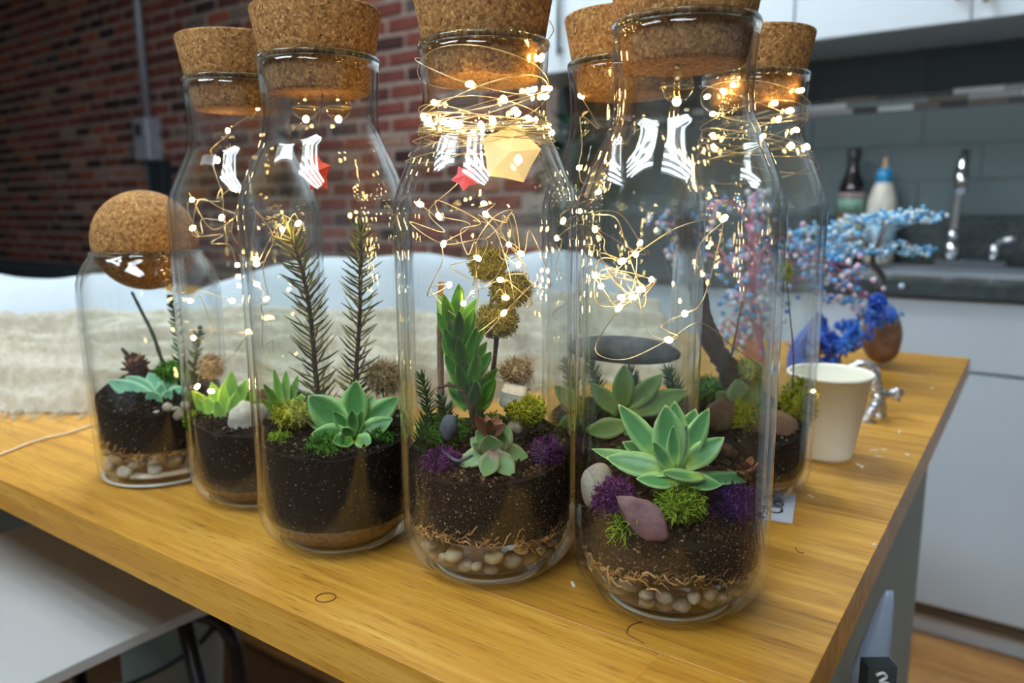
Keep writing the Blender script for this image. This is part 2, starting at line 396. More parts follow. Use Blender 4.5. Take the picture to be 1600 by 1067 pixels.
# brick wall (left part of the back wall)
WV = 2.64
mort = plain('pale mortar', lin(150, 136, 128), 0.95, 0.1, 0, 0.25, 25, 0.4)
mb = MB(); mb.box(-9.0, -1.62, WV + 0.0, WV + 0.10, 0, CEIL)
wl = struct(mb.build('wall_back', mort, org=(-4, WV, 0), smooth=False), 'old red brick wall with pale mortar joints')
def mat_brick():
    n = N('old brick'); o = n.obj(); r = rndout(n); g = n.node('ShaderNodeNewGeometry').outputs['Random Per Island']
    q = n.math('FRACT', n.math('ADD', n.math('MULTIPLY', r, 7.31), n.math('MULTIPLY', g, 5.17)))
    c = n.ramp(q, [(0.0, lin(56, 46, 48)), (0.2, lin(84, 56, 54)), (0.5, lin(116, 68, 62)), (0.78, lin(132, 74, 64)), (0.9, lin(152, 90, 68)), (0.96, lin(150, 130, 116)), (1.0, lin(60, 58, 62))], 'LINEAR')
    nz = n.noise(30, 5, 0.65, n.node('ShaderNodeTexCoord').outputs['Object'])
    c = n.mix(1.0, c, n.ramp(nz, [(0.3, (0.62, 0.6, 0.6)), (0.7, (1.15, 1.12, 1.1))]), 'MULTIPLY')
    n.base(c, 0.92, 0.15); n.bump(nz, 0.6, 0.006); return n.m
M['brick'] = mat_brick()
BW, BH, BP, BQ = 0.190, 0.053, 0.210, 0.0715
bmesh_ = []
for t in range(4):
    m2 = MB(); m2.box(-BW / 2, BW / 2, -0.008, 0.03, -BH / 2, BH / 2, 0.005)
    r2 = random.Random(t)
    m2.v = [p + V((r2.uniform(-.003, .003), r2.uniform(-.003, .002), r2.uniform(-.002, .002))) for p in m2.v]
    o = m2.build('brick', M['brick'], wl, org=(0, 0, 0), smooth=False); bmesh_.append(o.data)
    bpy.data.objects.remove(o)
cand = []
for j in range(6, 38):
    z = 0.04 + j * BQ
    u = -8.3 + (BP / 2 if j % 2 else 0)
    while u < -1.74:
        cand.append((u, z)); u += BP
def seen(u, z):
    d = V((u, WV, z)) - CAM; zz = d.dot(FW); x = 800 + F * d.dot(RT) / zz; y = 533.5 - F * d.dot(UP) / zz
    return -20 < x < 900 and -15 < y < 470
cand = [c for c in cand if seen(*c)]; cand.sort(key=lambda c: -c[0])
for i, (u, z) in enumerate(cand[:300]):
    o = bpy.data.objects.new('brick', bmesh_[i % 4]); col.objects.link(o); o.parent = wl
    o.location = V((u + rnd.uniform(-.004, .004), WV + rnd.uniform(-.004, .004), z)) - wl.location
m2 = MB()
for u, z in cand[300:]:
    dv = rnd.uniform(-.004, .004); m2.box(u - BW / 2, u + BW / 2, WV - 0.008 + dv, WV + 0.03, z - BH / 2, z + BH / 2, 0.005)
o = m2.build('far_bricks', M['brick'], wl, org=(-6, WV, 1), smooth=False); o['kind'] = 'stuff'
# kitchen wall with tiles
mb = MB(); mb.box(-1.62, 4.0, WV + 0.006, WV + 0.10, 0, CEIL); wk = struct(mb.build('wall_kitchen', M['grout'], org=(0, WV, 0), smooth=False), 'grey tiled kitchen backsplash wall with mosaic strip')
zs = [1.06, 1.375, 1.4275, 1.66]
for z0, z1, hh in ((1.06, 1.375, 0.105), (1.428, 1.63, 0.101)):
    z = z0; r = 0
    while z < z1 - 0.02:
        u = -1.61 + (0.16 if r % 2 else 0.0)
        while u < 0.75:
            m2 = MB(); m2.box(u + 0.001, u + 0.319, WV + 0.002, WV + 0.010, z + 0.0006, z + hh - 0.0006, 0.0006); m2.build('tile', M['tile_grey'], wk, smooth=False); u += 0.32
        z += hh; r += 1
MOS = [plain('mosaic %d' % i, c, 0.25, 0.5, 0, 0.08) for i, c in enumerate([lin(44, 46, 48), lin(150, 152, 152), lin(96, 88, 78), lin(190, 194, 196), lin(66, 64, 62), lin(108, 116, 116)])]
for r in range(3):
    u = -1.6 + 0.05 * r
    while u < 0.7:
        L = rnd.choice((0.07, 0.1, 0.13)); m2 = MB(); m2.box(u + .001, u + L - .001, WV - 0.003, WV + .008, 1.3755 + r * .0175, 1.3755 + (r + 1) * .0175 - .0015, .0008)
        m2.build('mosaic_tile', rnd.choice(MOS), wk, smooth=False); u += L
mb = MB(); mb.box(-1.62, 0.9, WV - 0.014, WV + 0.006, 0.918, 1.058, 0.002); mb.build('upstand', M['counter'], wk, smooth=False)
# ceiling fluorescent fixtures
TUBE = mat_emit('fluorescent tube', (0.84, 0.94, 1.0), TUBE_L)
lamp0 = None
for i, (lu, lv) in enumerate(LAMPS):
    nm = ['beside the camera', 'over the stools', 'behind the table', 'near the brick wall'][i]
    t = empty('ceiling_light', (lu, lv, CEIL - 0.09), 'white four-tube fluorescent ceiling fixture ' + nm, 'ceiling light', 'fluorescent ceiling fixtures')
    m2 = MB(); m2.box(lu - .62, lu + .62, lv - .31, lv + .31, CEIL - .012, CEIL - .002)
    for a in (-1, 1):
        m2.box(lu - .62, lu + .62, lv + a * .31 - .008, lv + a * .31 + .008, CEIL - .085, CEIL - .002); m2.box(lu + a * .62 - .008, lu + a * .62 + .008, lv - .31, lv + .31, CEIL - .085, CEIL - .002)
    m2.build('housing', M['white_paint'], t, smooth=False)
    for q in range(4):
        m2 = MB(); y = lv - .225 + .15 * q; m2.tube([(lu - .6, y, CEIL - .06), (lu + .6, y, CEIL - .06)], 0.028, 12); m2.build('tube', TUBE, t)
# ------------------------------------------------------------------ kitchen units
def unit(name, u0, u1, v0, v1, z0, z1, fronts, label, m, handles=()):
    t = empty(name, ((u0 + u1) / 2, (v0 + v1) / 2, z0), label, 'cabinet', 'kitchen cabinets')
    b = MB(); b.box(u0 + .001, u1 - .001, v0 + 0.02, v1, z0, z1); b.build('body', m, t, smooth=False)
    for nm, a, c, d, e in fronts:
        b = MB(); b.box(a + .0015, c - .0015, v0, v0 + 0.019, d + .0015, e - .0015, 0.0015); f = b.build(nm, m, t, smooth=False)
        for hu, hz0, hz1, hm in handles:
            if a < hu < c and nm == 'door':
                b = MB(); b.tube([(hu, v0 - .03, hz0), (hu, v0 - .03, hz1)], 0.006, 10)
                for hz in (hz0 + .02, hz1 - .02): b.tube([(hu, v0 - .03, hz), (hu, v0 + .001, hz)], 0.004, 8)
                b2 = b.build('handle', hm, None); b2.parent = f; b2.location = b2.location - f.location - t.location
    return t
UZ = 1.547
unit('wall_cabinet', -0.635, 0.23, 2.31, WV - .004, UZ, 2.3, [('door', -.635, -.202, UZ, 2.3), ('door', -.202, .23, UZ, 2.3)], 'white wall cabinet with two doors and brass bar handles', M['white_cab'],
     [(-.232, UZ + .048, UZ + .2, M['brass']), (-.172, UZ + .035, UZ + .2, M['brass'])])
unit('wall_cabinet', -1.60, -0.637, 2.31, WV - .004, UZ, 2.3, [('door', -1.60, -1.12, UZ, 2.3), ('door', -1.12, -.637, UZ, 2.3)], 'white wall cabinet nearest the brick wall, beside tall dark handle', M['white_cab'],
     [(-1.40, UZ + .05, UZ + .3, M['black_metal'])])
unit('wall_cabinet', 0.232, 1.1, 2.31, WV - .004, UZ, 2.3, [('door', .232, .66, UZ, 2.3), ('door', .66, 1.1, UZ, 2.3)], 'white wall cabinet at the far end of the row', M['white_cab'])
CF = 2.03
for i, (a, b_, lb) in enumerate([(-1.6, -.96, 'pale grey base cabinet nearest the brick wall'), (-.958, -.36, 'pale grey base cabinet behind the bottles'), (-.358, .42, 'pale grey base cabinet under the sink with drawer front'), (.422, 1.1, 'pale grey base cabinet at the far end of the counter')]):
    t = unit('base_cabinet', a, b_, CF, WV - .016, .1, .876, [('drawer', a, b_, .705, .876), ('door', a, b_, .1, .70)], lb, M['base_cab'])
    q = MB(); q.box(a, b_, CF + .02, CF + .06, .062, .1); q.build('under_door_shade', M['door_shade'], t, smooth=False)  # strip added where only shade falls below the doors
    q = MB(); q.box(a, b_, CF + .05, CF + .08, 0.0005, .062); q.build('plinth', M['white_cab'], t, smooth=False)
wt = empty('kitchen_worktop', (-.25, 2.3, .878), 'dark stone kitchen worktop with sink', 'worktop')
b = MB(); b.box(-1.61, 1.1, CF - .02, 2.13, .878, .916, .003); b.box(-1.61, -.45, 2.13, WV - .016, .878, .916); b.box(.25, 1.1, 2.13, WV - .016, .878, .916); b.box(-.45, .25, 2.5, WV - .016, .878, .916)
b.build('slab', M['counter'], wt, smooth=False)
b = MB(); b.box(-.45, .25, 2.13, 2.5, .79, .80)
for q in ((-.45, -.44, 2.13, 2.5), (.24, .25, 2.13, 2.5), (-.45, .25, 2.13, 2.14), (-.45, .25, 2.49, 2.5)): b.box(*q, .79, .918)
b.box(-.47, .27, 2.10, 2.13, .916, .919); b.box(-.47, .27, 2.5, 2.52, .916, .919)
b.build('sink_basin', M['steel'], wt, smooth=False)
# faucet
fu, fv = -.195, 2.53
t = empty('kitchen_faucet', (fu, fv, .917), 'tall chrome kitchen faucet with deck plate by sink', 'faucet')
b = MB(); b.box(fu - .06, fu + .115, fv - .028, fv + .028, .917, .937, .006); b.build('deck_plate', M['steel'], t, smooth=False)
b = MB(); b.tube([(fu - .02, fv, .93), (fu - .02, fv, .99)], .022, 14); b.tube([(fu - .02, fv, .985), (fu - .02, fv, 1.02)], .017, 14); b.build('base_collar', M['steel'], t)
b = MB(); b.tube(cr([(fu - .02, fv, 1.0), (fu - .018, fv, 1.1), (fu - .012, fv - .005, 1.18), (fu - .004, fv - .03, 1.225), (fu, fv - .08, 1.235), (fu, fv - .13, 1.215), (fu, fv - .15, 1.18)], 6), .0125, 12); b.build('spout', M['steel'], t)
b = MB(); b.tube([(fu, fv - .15, 1.185), (fu, fv - .153, 1.12)], .017, 14); b.build('spray_head', M['steel'], t)
b = MB(); b.tube([(fu + .085, fv, .93), (fu + .085, fv, .985)], .014, 12); b.tube([(fu + .08, fv, .985), (fu + .135, fv - .02, 1.0)], .0085, 10); b.build('lever', M['steel'], t)
# counter bottles
def lab(c1, nm): return plain(nm, c1, 0.5)
p0 = V((-.498, 2.54, .917))
t = empty('dark_bottle', p0, 'dark brown glass bottle with coloured paper label on counter', 'bottle')
b = MB(); b.lathe([(0, 0), (.036, 0), (.038, .01), (.038, .215), (.034, .24), (.02, .27), (.016, .29), (.016, .33), (.0, .33)], p0, 28); b.build('body', plain('dark glass', lin(26, 22, 20), .15), t)
b = MB(); b.lathe([(.0175, .305), (.0185, .31), (.0185, .345), (.0, .347)], p0, 24); b.build('cap', M['black'], t)
for nm, z0, z1, c in (('lower_label', .06, .135, lin(158, 160, 130)), ('brown_band', .135, .15, lin(110, 76, 52)), ('picture_label', .15, .195, lin(104, 138, 120)), ('upper_label', .195, .212, lin(140, 118, 122))):
    b = MB(); b.lathe([(.0385, z0), (.0388, z0), (.0388, z1), (.0385, z1)], p0, 32); b.build(nm, lab(c, nm), t)
p0 = V((-.412, 2.555, .917))
t = empty('glue_bottle', p0, 'white squeeze bottle with blue collar and tan nozzle on counter', 'bottle')
b = MB(); b.lathe([(0, 0), (.04, 0), (.043, .01), (.043, .16), (.04, .19), (.026, .235), (.02, .245), (0, .245)], p0, 28); b.build('body', plain('white plastic', lin(206, 200, 186), .4), t)
b = MB(); b.lathe([(.021, .24), (.023, .243), (.022, .275), (.012, .285), (0, .285)], p0, 24); b.build('collar', plain('blue plastic', lin(36, 128, 176), .4), t)
b = MB(); b.lathe([(.008, .283), (.004, .315), (0, .317)], p0, 16); b.build('nozzle', plain('tan plastic', lin(180, 140, 100), .5), t)
b = MB(); b.lathe([(.0434, .06), (.0438, .06), (.0438, .12), (.0434, .12)], p0, 28); b.build('label_band', plain('light blue label', lin(140, 186, 210), .5), t)
# leafy dark plant below the far wall cabinet
t = empty('potted_plant', (-1.42, 2.42, .917), 'dark green leafy plant on the counter beside brick wall', 'plant')
b = MB(); b.lathe([(0, 0), (.05, 0), (.065, .1), (.06, .1), (.055, .085), (0, .085)], t.location, 24); b.build('pot', plain('dark pot', lin(40, 44, 48), .5), t)
b = MB()
for i in range(170):
    a = rnd.uniform(0, 6.28); h = rnd.uniform(.1, .5); r_ = rnd.uniform(.02, .13); c = t.location + V((math.cos(a) * r_, math.sin(a) * r_, h)); d = V((math.cos(a), math.sin(a), rnd.uniform(-.5, .8))).normalized()
    s_ = d.cross(V((0, 0, 1))).normalized(); L = rnd.uniform(.04, .08); wd = L * .3
    b.add([c, c + d * L * .5 + s_ * wd, c + d * L, c + d * L * .5 - s_ * wd, c + d * L * .5 + V((0, 0, .008))], [(0, 1, 4), (1, 2, 4), (2, 3, 4), (3, 0, 4)])
for i in range(7): b.tube([t.location + V((0, 0, .08)), t.location + V((rnd.uniform(-.08, .08), rnd.uniform(-.08, .08), rnd.uniform(.25, .45)))], .003, 5)
b.build('foliage', plain('dark leaf', lin(30, 74, 44), .5, .4, 0, .3), t)
# conduit, switch box
def conduit():
    u = -4.508; v = WV - .03
    t = empty('electrical_conduit', (u, v, .6), 'grey metal conduit with switch box on the brick wall', 'conduit')
    pipe = plain('galvanised', lin(150, 154, 168), .45, .5, .3)
    b = MB(); b.tube([(u, v, 1.6), (u, v, 2.88)], .021, 12); b.build('upper_pipe', pipe, t)
    b = MB(); b.tube([(u - .01, v, .6), (u - .01, v, 1.4)], .03, 12); b.build('lower_pipe', plain('teal grey pipe', lin(60, 92, 108), .5), t)
    x = MB(); x.box(u - .065, u + .09, v - .065, v + .03, 1.385, 1.635, .008); bx = x.build('switch_box', pipe, t, smooth=False)
    x = MB(); x.box(u - .02, u + .03, v - .078, v - .066, 1.53, 1.6, .003); y = x.build('toggle', M['black'], None, smooth=False); y.parent = bx; y.location = y.location - bx.location - t.location
    x = MB(); x.box(u + .02, u + .17, v - .04, v + .03, 1.05, 1.38, .004); x.build('dark_panel', plain('dark teal', lin(22, 32, 38), .6), t, smooth=False)
conduit()
# dark sofa at the foot of the brick wall
t = empty('dark_sofa', (-5.2, 2.1, 0), 'low dark teal sofa against the brick wall', 'sofa'); sf = plain('dark teal fabric', lin(24, 40, 46), .9)
for nm, q in (('seat', (-6.2, -4.3, 1.5, 2.1, .12, .45)), ('backrest', (-6.2, -4.3, 2.1, 2.35, .12, .76)), ('armrest', (-6.4, -6.2, 1.5, 2.35, .12, .6)), ('armrest', (-4.3, -4.1, 1.5, 2.35, .12, .6))):
    b = MB(); b.box(*q, .03); b.build(nm, sf, t, smooth=False)
for a in (-6.3, -4.2):
    for c in (1.6, 2.25): b = MB(); b.box(a - .03, a + .03, c - .03, c + .03, 0, .12); b.build('leg', M['black'], t, smooth=False)
# ------------------------------------------------------------------ the table
TU1, TV0, TV1, TU0, TH = -0.0711, 0.2479, 1.2639, -2.35, 0.028
tb = empty('work_table', (-1.2, .75, 0), 'large oak butcher block table carrying the terrarium bottles', 'table')
SW = 0.0804; j = 0; v = TV0
ENDS = [(-.14, -.93, -1.6), (-.62, -1.3), (-.35, -1.1, -1.8), (-.75, -1.5), (-.45, -1.2), (-.9, -1.7), (-.3, -1.0, -1.75), (-.66, -1.4), (-.5, -1.25), (-.8, -1.6), (-.4, -1.15), (-.7, -1.5), (-.55, -1.3)]
while v < TV1 - .005:
    v2 = min(v + SW, TV1); cuts = [TU1] + list(ENDS[j % len(ENDS)]) + [TU0]
    for a, b_ in zip(cuts[1:], cuts[:-1]):
        m2 = MB(); m2.box(a, b_, v, v2, TT - TH, TT, .00018)
        m2.build('plank', M['oak'], tb, org=((a + b_) / 2, (v + v2) / 2, TT - TH), smooth=False)
    v = v2; j += 1
m2 = MB(); m2.box(-.14, -.10, .60, 1.13, 0, TT - TH - .001, .002); m2.build('end_panel', M['panel_grey'], tb, smooth=False)
m2 = MB(); m2.box(-2.25, -2.2, .4, 1.1, 0, TT - TH - .001, .002); m2.build('end_panel', M['panel_grey'], tb, smooth=False)
m2 = MB(); m2.box(-2.2, -.14, .70, .73, .70, TT - TH - .001); m2.build('apron', plain('dark apron', lin(60, 58, 54), .8), tb, smooth=False)
# things under the table end
def bag():
    b = MB(); nu, nz = 18, 16; P = []; Fc = []
    for k in range(nz + 1):
        t = k / nz; c = at(1390 - 42 * t, 922 + 190 * t, .50); r = (7 + 34 * t ** .8) * .50 / F
        for i in range(nu):
            a = 6.2832 * i / nu; q = 1 + .30 * noise.noise(V((math.cos(a) * 2, math.sin(a) * 2, t * 4))) + .16 * noise.noise(V((a * 3, t * 9, 2)))
            P.append(c + HR * (math.cos(a) * r * q) + HF * (math.sin(a) * r * q * .55))
    for k in range(nz):
        for i in range(nu): Fc.append((k * nu + i, k * nu + (i + 1) % nu, (k + 1) * nu + (i + 1) % nu, (k + 1) * nu + i))
    Fc.append(tuple(range(nu))[::-1]); Fc.append(tuple(nz * nu + i for i in range(nu)))
    b.add(P, Fc); tag(b.build('plastic_bag', plain('pale blue plastic', lin(150, 166, 188), .35)), 'crumpled pale blue plastic bag hanging at the table end', 'bag')
bag()
q0 = at(1378, 1064, .455); sx = .455 / F
def cbox(b, c, x0, x1, d0, d1, z0, z1): b.add([c + HR * x + HF * d + V((0, 0, z)) for z in (z0, z1) for d in (d0, d1) for x in (x0, x1)], [(0, 2, 3, 1), (4, 5, 7, 6), (0, 1, 5, 4), (1, 3, 7, 5), (3, 2, 6, 7), (2, 0, 4, 6)])
t = empty('dark_box', q0 - V((0, 0, .03)), 'small dark box with white curved mark below table end', 'box')
b = MB(); cbox(b, q0, -25 * sx, 25 * sx, 0, .012, -.03, 26 * sx); b.build('case', plain('dark grey plastic', lin(52, 60, 62), .5), t, smooth=False)
b = MB(); b.tube(cr([q0 - HF * .0006 + HR * (x * sx) + V((0, 0, y * sx)) for x, y in ((-12, 12), (0, 16), (6, 8), (-4, 0), (12, -4))], 5), .0011, 6); b.build('white_mark', M['white_paint'], t)
# stools
def stool(u0, u1, v0, v1, zt, label, rim=None):
    t = empty('bar_stool', ((u0 + u1) / 2, (v0 + v1) / 2, 0), label, 'stool', 'white seated stools at the table')
    b = MB(); nu = nv = 14; P = []; Fc = []
    for s_ in (0, 1):
        for i in range(nu + 1):
            for k in range(nv + 1):
                a, c = i / nu * 2 - 1, k / nv * 2 - 1
                z = zt + .012 * (a * a) ** 2 + (-.012 if s_ else 0) - (.012 * max(0, c) ** 3)
                P.append(V(((u0 + u1) / 2 + a * (u1 - u0) / 2 * (1 - .03 * c ** 4), (v0 + v1) / 2 + c * (v1 - v0) / 2 * (1 - .03 * a ** 4), z)))
    n1 = (nu + 1) * (nv + 1)
    for i in range(nu):
        for k in range(nv):
            q = [i * (nv + 1) + k, (i + 1) * (nv + 1) + k, (i + 1) * (nv + 1) + k + 1, i * (nv + 1) + k + 1]
            Fc.append(tuple(q)); Fc.append(tuple(x + n1 for x in q[::-1]))
    ed = [i * (nv + 1) for i in range(nu + 1)] + [nu * (nv + 1) + k for k in range(1, nv + 1)] + [i * (nv + 1) + nv for i in range(nu - 1, -1, -1)] + [k for k in range(nv - 1, 0, -1)]
    for a, c in zip(ed, ed[1:] + ed[:1]): Fc.append((c, a, a + n1, c + n1))
    b.add(P, Fc); b.build('seat', M['seat_white'], t, sharp=50)
    if rim:
        b = MB(); b.box(u0 + .01, u1 - .01, v0 + .01, v1 - .01, zt - .03, zt - .0125, .003); b.build('seat_edge', rim, t, smooth=False)
    for a in (0, 1):
        for c in (0, 1):
            x0 = (u0, u1)[a] + (.05, -.05)[a]; y0 = (v0, v1)[c] + (.05, -.05)[c]
            b = MB(); b.tube([(x0, y0, zt - .012), ((u0, u1)[a] + (-.0, .0)[a], (v0, v1)[c], 0.006)], .010, 10); b.build('leg', M['black_metal'], t)
    b = MB(); q = [(u0 + .015, v0 + .015, .25), (u1 - .015, v0 + .015, .25), (u1 - .015, v1 - .015, .25), (u0 + .015, v1 - .015, .25), (u0 + .015, v0 + .015, .25)]
    for a, c in zip(q[:-1], q[1:]): b.tube([a, c], .008, 8)
    b.build('footrest', M['black_metal'], t)
    return t
stool(-1.22, -.787, .10, .52, .62, 'white moulded stool with black metal legs tucked under table')
stool(-1.95, -1.42, .12, .52, .62, 'white stool with dark red seat edge farther along the table', plain('dark red edge', lin(96, 40, 34), .5))
# pale bucket chair deeper under the table
t = empty('shell_chair', (-.62, .78, 0), 'grey shell chair with bent black tube frame under table', 'chair')
b = MB()
for k in range(13):
    pass
t.location = at(275, 1040, 1.12); t.location.z = 0
P = []; Fc = []; nu, nz = 18, 8; zc = at(300, 1000, 1.10).z; cc = at(345, 1000, 1.10) - HR * .20
for s_ in (0, .012):
    for kz in range(nz + 1):
        for i in range(nu + 1):
            a = -1.9 + 3.8 * i / nu; r = .175 + .02 * kz / nz - s_; q = cc + HR * (math.cos(a) * r) - HF * (math.sin(a) * r); P.append(V((q.x, q.y, zc - .20 + .22 * kz / nz)))
n1 = (nz + 1) * (nu + 1)
for kz in range(nz):
    for i in range(nu):
        q = [kz * (nu + 1) + i, kz * (nu + 1) + i + 1, (kz + 1) * (nu + 1) + i + 1, (kz + 1) * (nu + 1) + i]
        Fc.append(tuple(q)); Fc.append(tuple(x + n1 for x in q[::-1]))
b.add(P, Fc); b.lathe([(0, zc - .21), (.165, zc - .21), (.175, zc - .195), (.165, zc - .18), (0, zc - .18)], (cc.x, cc.y, 0), 24); b.build('shell', M['panel_grey'], t)
for dd in (0, .035):
    b = MB(); e0 = at(372, 1040, 1.00 + dd); b.tube(cr([at(262, 968, 1.06 + dd), at(286, 961, 1.04 + dd), at(320, 962, 1.02 + dd), at(346, 975, 1.01 + dd), at(364, 1003, 1.00 + dd), e0, V((e0.x + .02, e0.y - .01, .3)), V((e0.x + .03, e0.y - .02, .006))], 6), .011, 10); b.build('tube_frame', M['black_metal'], t)
for q in (cc - HR * .1 + HF * .1, cc - HR * .1 - HF * .08):
    b = MB(); b.tube([(q.x, q.y, zc - .2), (q.x, q.y, .006)], .010, 10); b.build('leg', M['black_metal'], t)

# ------------------------------------------------------------------ cloth behind the bottles
def sheet(name, mat, l0, l1, nl, dfun, hfun, nd, label, cat, thick=.0012):
    b = MB(); P = []; Fc = []
    for i in range(nl + 1):
        lat = l0 + (l1 - l0) * i / nl; d0, d1 = dfun(lat)
        for k in range(nd + 1):
            s_ = k / nd; d = d0 + (d1 - d0) * s_
            P.append(ld(lat + .004 * noise.noise(V((lat * 20, d * 20, 5))), d, hfun(lat, s_, d)))
    n1 = len(P); P += [p - V((0, 0, thick)) for p in P]
    for i in range(nl):
        for k in range(nd):
            q = [i * (nd + 1) + k, (i + 1) * (nd + 1) + k, (i + 1) * (nd + 1) + k + 1, i * (nd + 1) + k + 1]
            Fc.append(tuple(q)); Fc.append(tuple(x + n1 for x in q[::-1]))
    ed = [i * (nd + 1) for i in range(nl + 1)] + [nl * (nd + 1) + k for k in range(1, nd + 1)] + [i * (nd + 1) + nd for i in range(nl - 1, -1, -1)] + [k for k in range(nd - 1, 0, -1)]
    for a, c in zip(ed, ed[1:] + ed[:1]): Fc.append((c, a, a + n1, c + n1))
    b.add(P, Fc); return tag(b.build(name, mat), label, cat)
def sm(a, b, x): x = max(0, min(1, (x - a) / (b - a))); return x * x * (3 - 2 * x)
nzf = lambda x, y, z: noise.noise(V((x, y, z)))
def gz(lat, s, d):
    def ridge(x, y, z, p=1.4): return (1 - min(1, abs(nzf(x, y, z)) * 2.4)) ** p
    wx = .6 * nzf(lat * 2.5, s * 1.5, 3.3); wy = .25 * nzf(lat * 3.0, s * 2.0, 7.7)
    w1 = ridge((lat + wy) * 1.5 + s * .8, (s + wx * .5) * 4.5 + lat * 2.0, 2.0); w2 = ridge((lat + wy) * 3.0, (s + wx * .4) * 13 + lat * 3, 5.0); w3 = ridge(lat * 6, s * 34 + 3 * wx + lat * 8, 8.0)
    env = sm(0, .05, s)
    return .0022 + env * (.046 * w1 * (.45 + .55 * s) + .016 * w2 + .0050 * w3 + .034 * s ** 1.2 + .010 * nzf(lat * 4, s * 3, 9) + .004)
gauze_m = N('cream gauze'); o_ = gauze_m.obj(); nz1 = gauze_m.noise(90, 5, .6, o_)
gauze_m.base(gauze_m.ramp(nz1, [(.3, lin(176, 166, 144)), (.7, lin(206, 200, 186))]), .95, .1); gauze_m.bump(nz1, .6, .004)
gd = lambda lat: (.83 + .05 * nzf(lat * 5, 0, 0) + .09 * sm(-.25, .22, lat) + .02 * nzf(lat * 22, 1, 0), 1.005 + .08 * sm(-.25, .12, lat))
sheet('gauze_cloth', gauze_m.m, -.86, .215, 220, gd, gz, 90, 'crumpled cream gauze cloth lying on the table behind the jars', 'cloth')
def ws(lat, s, d):
    top = .118 + .016 * nzf(lat * 6, 1, 4) + .018 * sm(-.55, -.3, lat) - .035 * math.exp(-((lat + .52) / .09) ** 2) + .012 * nzf(lat * 3, 4, 1) + .006 * nzf(lat * 9, 2, 1) - .04 * sm(.1, .25, lat)
    prof = sm(-.05, .40, s) * (1 - sm(.62, 1.0, s))
    return .010 + (top + .01 - .012) * prof + .004 * nzf(lat * 12, s * 8, 7) * prof
sheet('white_sheet', plain('white cotton', lin(186, 195, 204), .9, .15, 0, .03, 20, .15), -1.05, .20, 120, lambda lat: (1.008 + .085 * sm(-.25, .12, lat), 1.31 + .06 * sm(-.4, .1, lat) - .09 * sm(0, .2, lat)), ws, 36, 'smooth white bundled sheet piled behind the gauze cloth', 'sheet')
b = MB(); pts = [onz(-60, 735) , onz(0, 713), onz(40, 697), onz(75, 686), onz(110, 678), onz(142, 667), onz(175, 655)]
b.tube(cr([p + V((0, 0, .0014)) for p in pts], 5), .0013, 6); tag(b.build('cotton_string', plain('cotton cord', lin(226, 206, 178), .9)), 'thin white cotton cord trailing across the table beside ball jar', 'cord')
fr = MB()
for i in range(150):
    lat = -.84 + 1.0 * rnd.random(); d0 = gd(lat)[0]; L = rnd.uniform(.01, .045); s_ = rnd.gauss(0, .35)
    fr.tube(cr([ld(lat, d0 + .008, .006), ld(lat + s_ * L * .5, d0 - L * .5, .003), ld(lat + s_ * L * 1.2, d0 - L, .0012)], 3), .0006, 4, False)
fr = fr.build('frayed_threads', gauze_m.m, bpy.data.objects['gauze_cloth']); fr['kind'] = 'stuff'
# ------------------------------------------------------------------ cup, tag, wire ornaments on the table
cb = V((-.1435, .6948, TT))
b = MB()
ch = .077; r1, r2 = .0225, .0345
b.lathe([(0, .006), (r1 - .002, .006), (r1 - .0015, .0), (r1, .0), (r1 + .0006, .004), (r2, ch - .003), (r2 + .0016, ch - .0025), (r2 + .0022, ch - .0005), (r2 + .001, ch + .001), (r2 - .001, ch), (r2 - .0012, ch - .004), (r1 - .001, .007), (0, .007)], cb, 48)
tag(b.build('paper_cup', plain('cream paper', lin(246, 245, 232), .7, .3, 0, .02, 10)), 'plain cream paper cup standing empty behind the bottles', 'cup')
tp = onz(1229, 790); tg = empty('paper_tag', tp, 'small white paper tag with printed word under rear bottle', 'tag')
e1 = (onz(1245, 765) - onz(1238, 818)); e1.z = 0; e1.normalize(); e2 = V((e1.y, -e1.x, 0))
q = onz(1238, 819) + V((0, 0, .0004)); q2 = q + e1 * .060; wdt = .030
b = MB(); c4 = [q, q2, q2 - e2 * wdt, q - e2 * wdt]; b.add(c4 + [p + V((0, 0, .0006)) for p in c4], [(3, 2, 1, 0), (4, 5, 6, 7), (0, 1, 5, 4), (1, 2, 6, 5), (2, 3, 7, 6), (3, 0, 4, 7)])
b.build('card', plain('white card', lin(214, 222, 240), .7), tg, smooth=False)
fc = bpy.data.curves.new('lettering', 'FONT'); fc.body = 'Clon'; fc.size = .0165; fc.extrude = .00008; fc.materials.append(M['black'])
ft = bpy.data.objects.new('lettering', fc); fo = bpy.data.objects.new('lettering', bpy.data.meshes.new_from_object(ft)); bpy.data.objects.remove(ft); col.objects.link(fo); fo.parent = tg
xx = e1; yy = V((-e1.y, e1.x, 0)); org = q + e1 * .012 - e2 * .0075 + V((0, 0, .0011))
fo.matrix_local = Matrix.Translation(-V(tp)) @ Matrix(((xx.x, yy.x, 0, org.x), (xx.y, yy.y, 0, org.y), (0, 0, 1, org.z), (0, 0, 0, 1)))
def beads(b, c, n, sp, r): 
    for i in range(n): b.ball(c + V((rnd.gauss(0, sp[0]), rnd.gauss(0, sp[1]), rnd.gauss(0, sp[2]))), r * rnd.uniform(.8, 1.2), 6, 4)
BEAD_BLUE = mat_isl('sky blue beads', [(0, lin(60, 146, 212)), (.45, lin(112, 190, 234)), (.7, lin(184, 222, 244)), (1, lin(226, 234, 242))], .25, .5)
BEAD_MIX = mat_isl('blue white beads', [(0, lin(40, 104, 190)), (.35, lin(96, 168, 222)), (.55, lin(214, 226, 240)), (.85, lin(206, 160, 196)), (1, lin(234, 232, 240))], .25, .5)
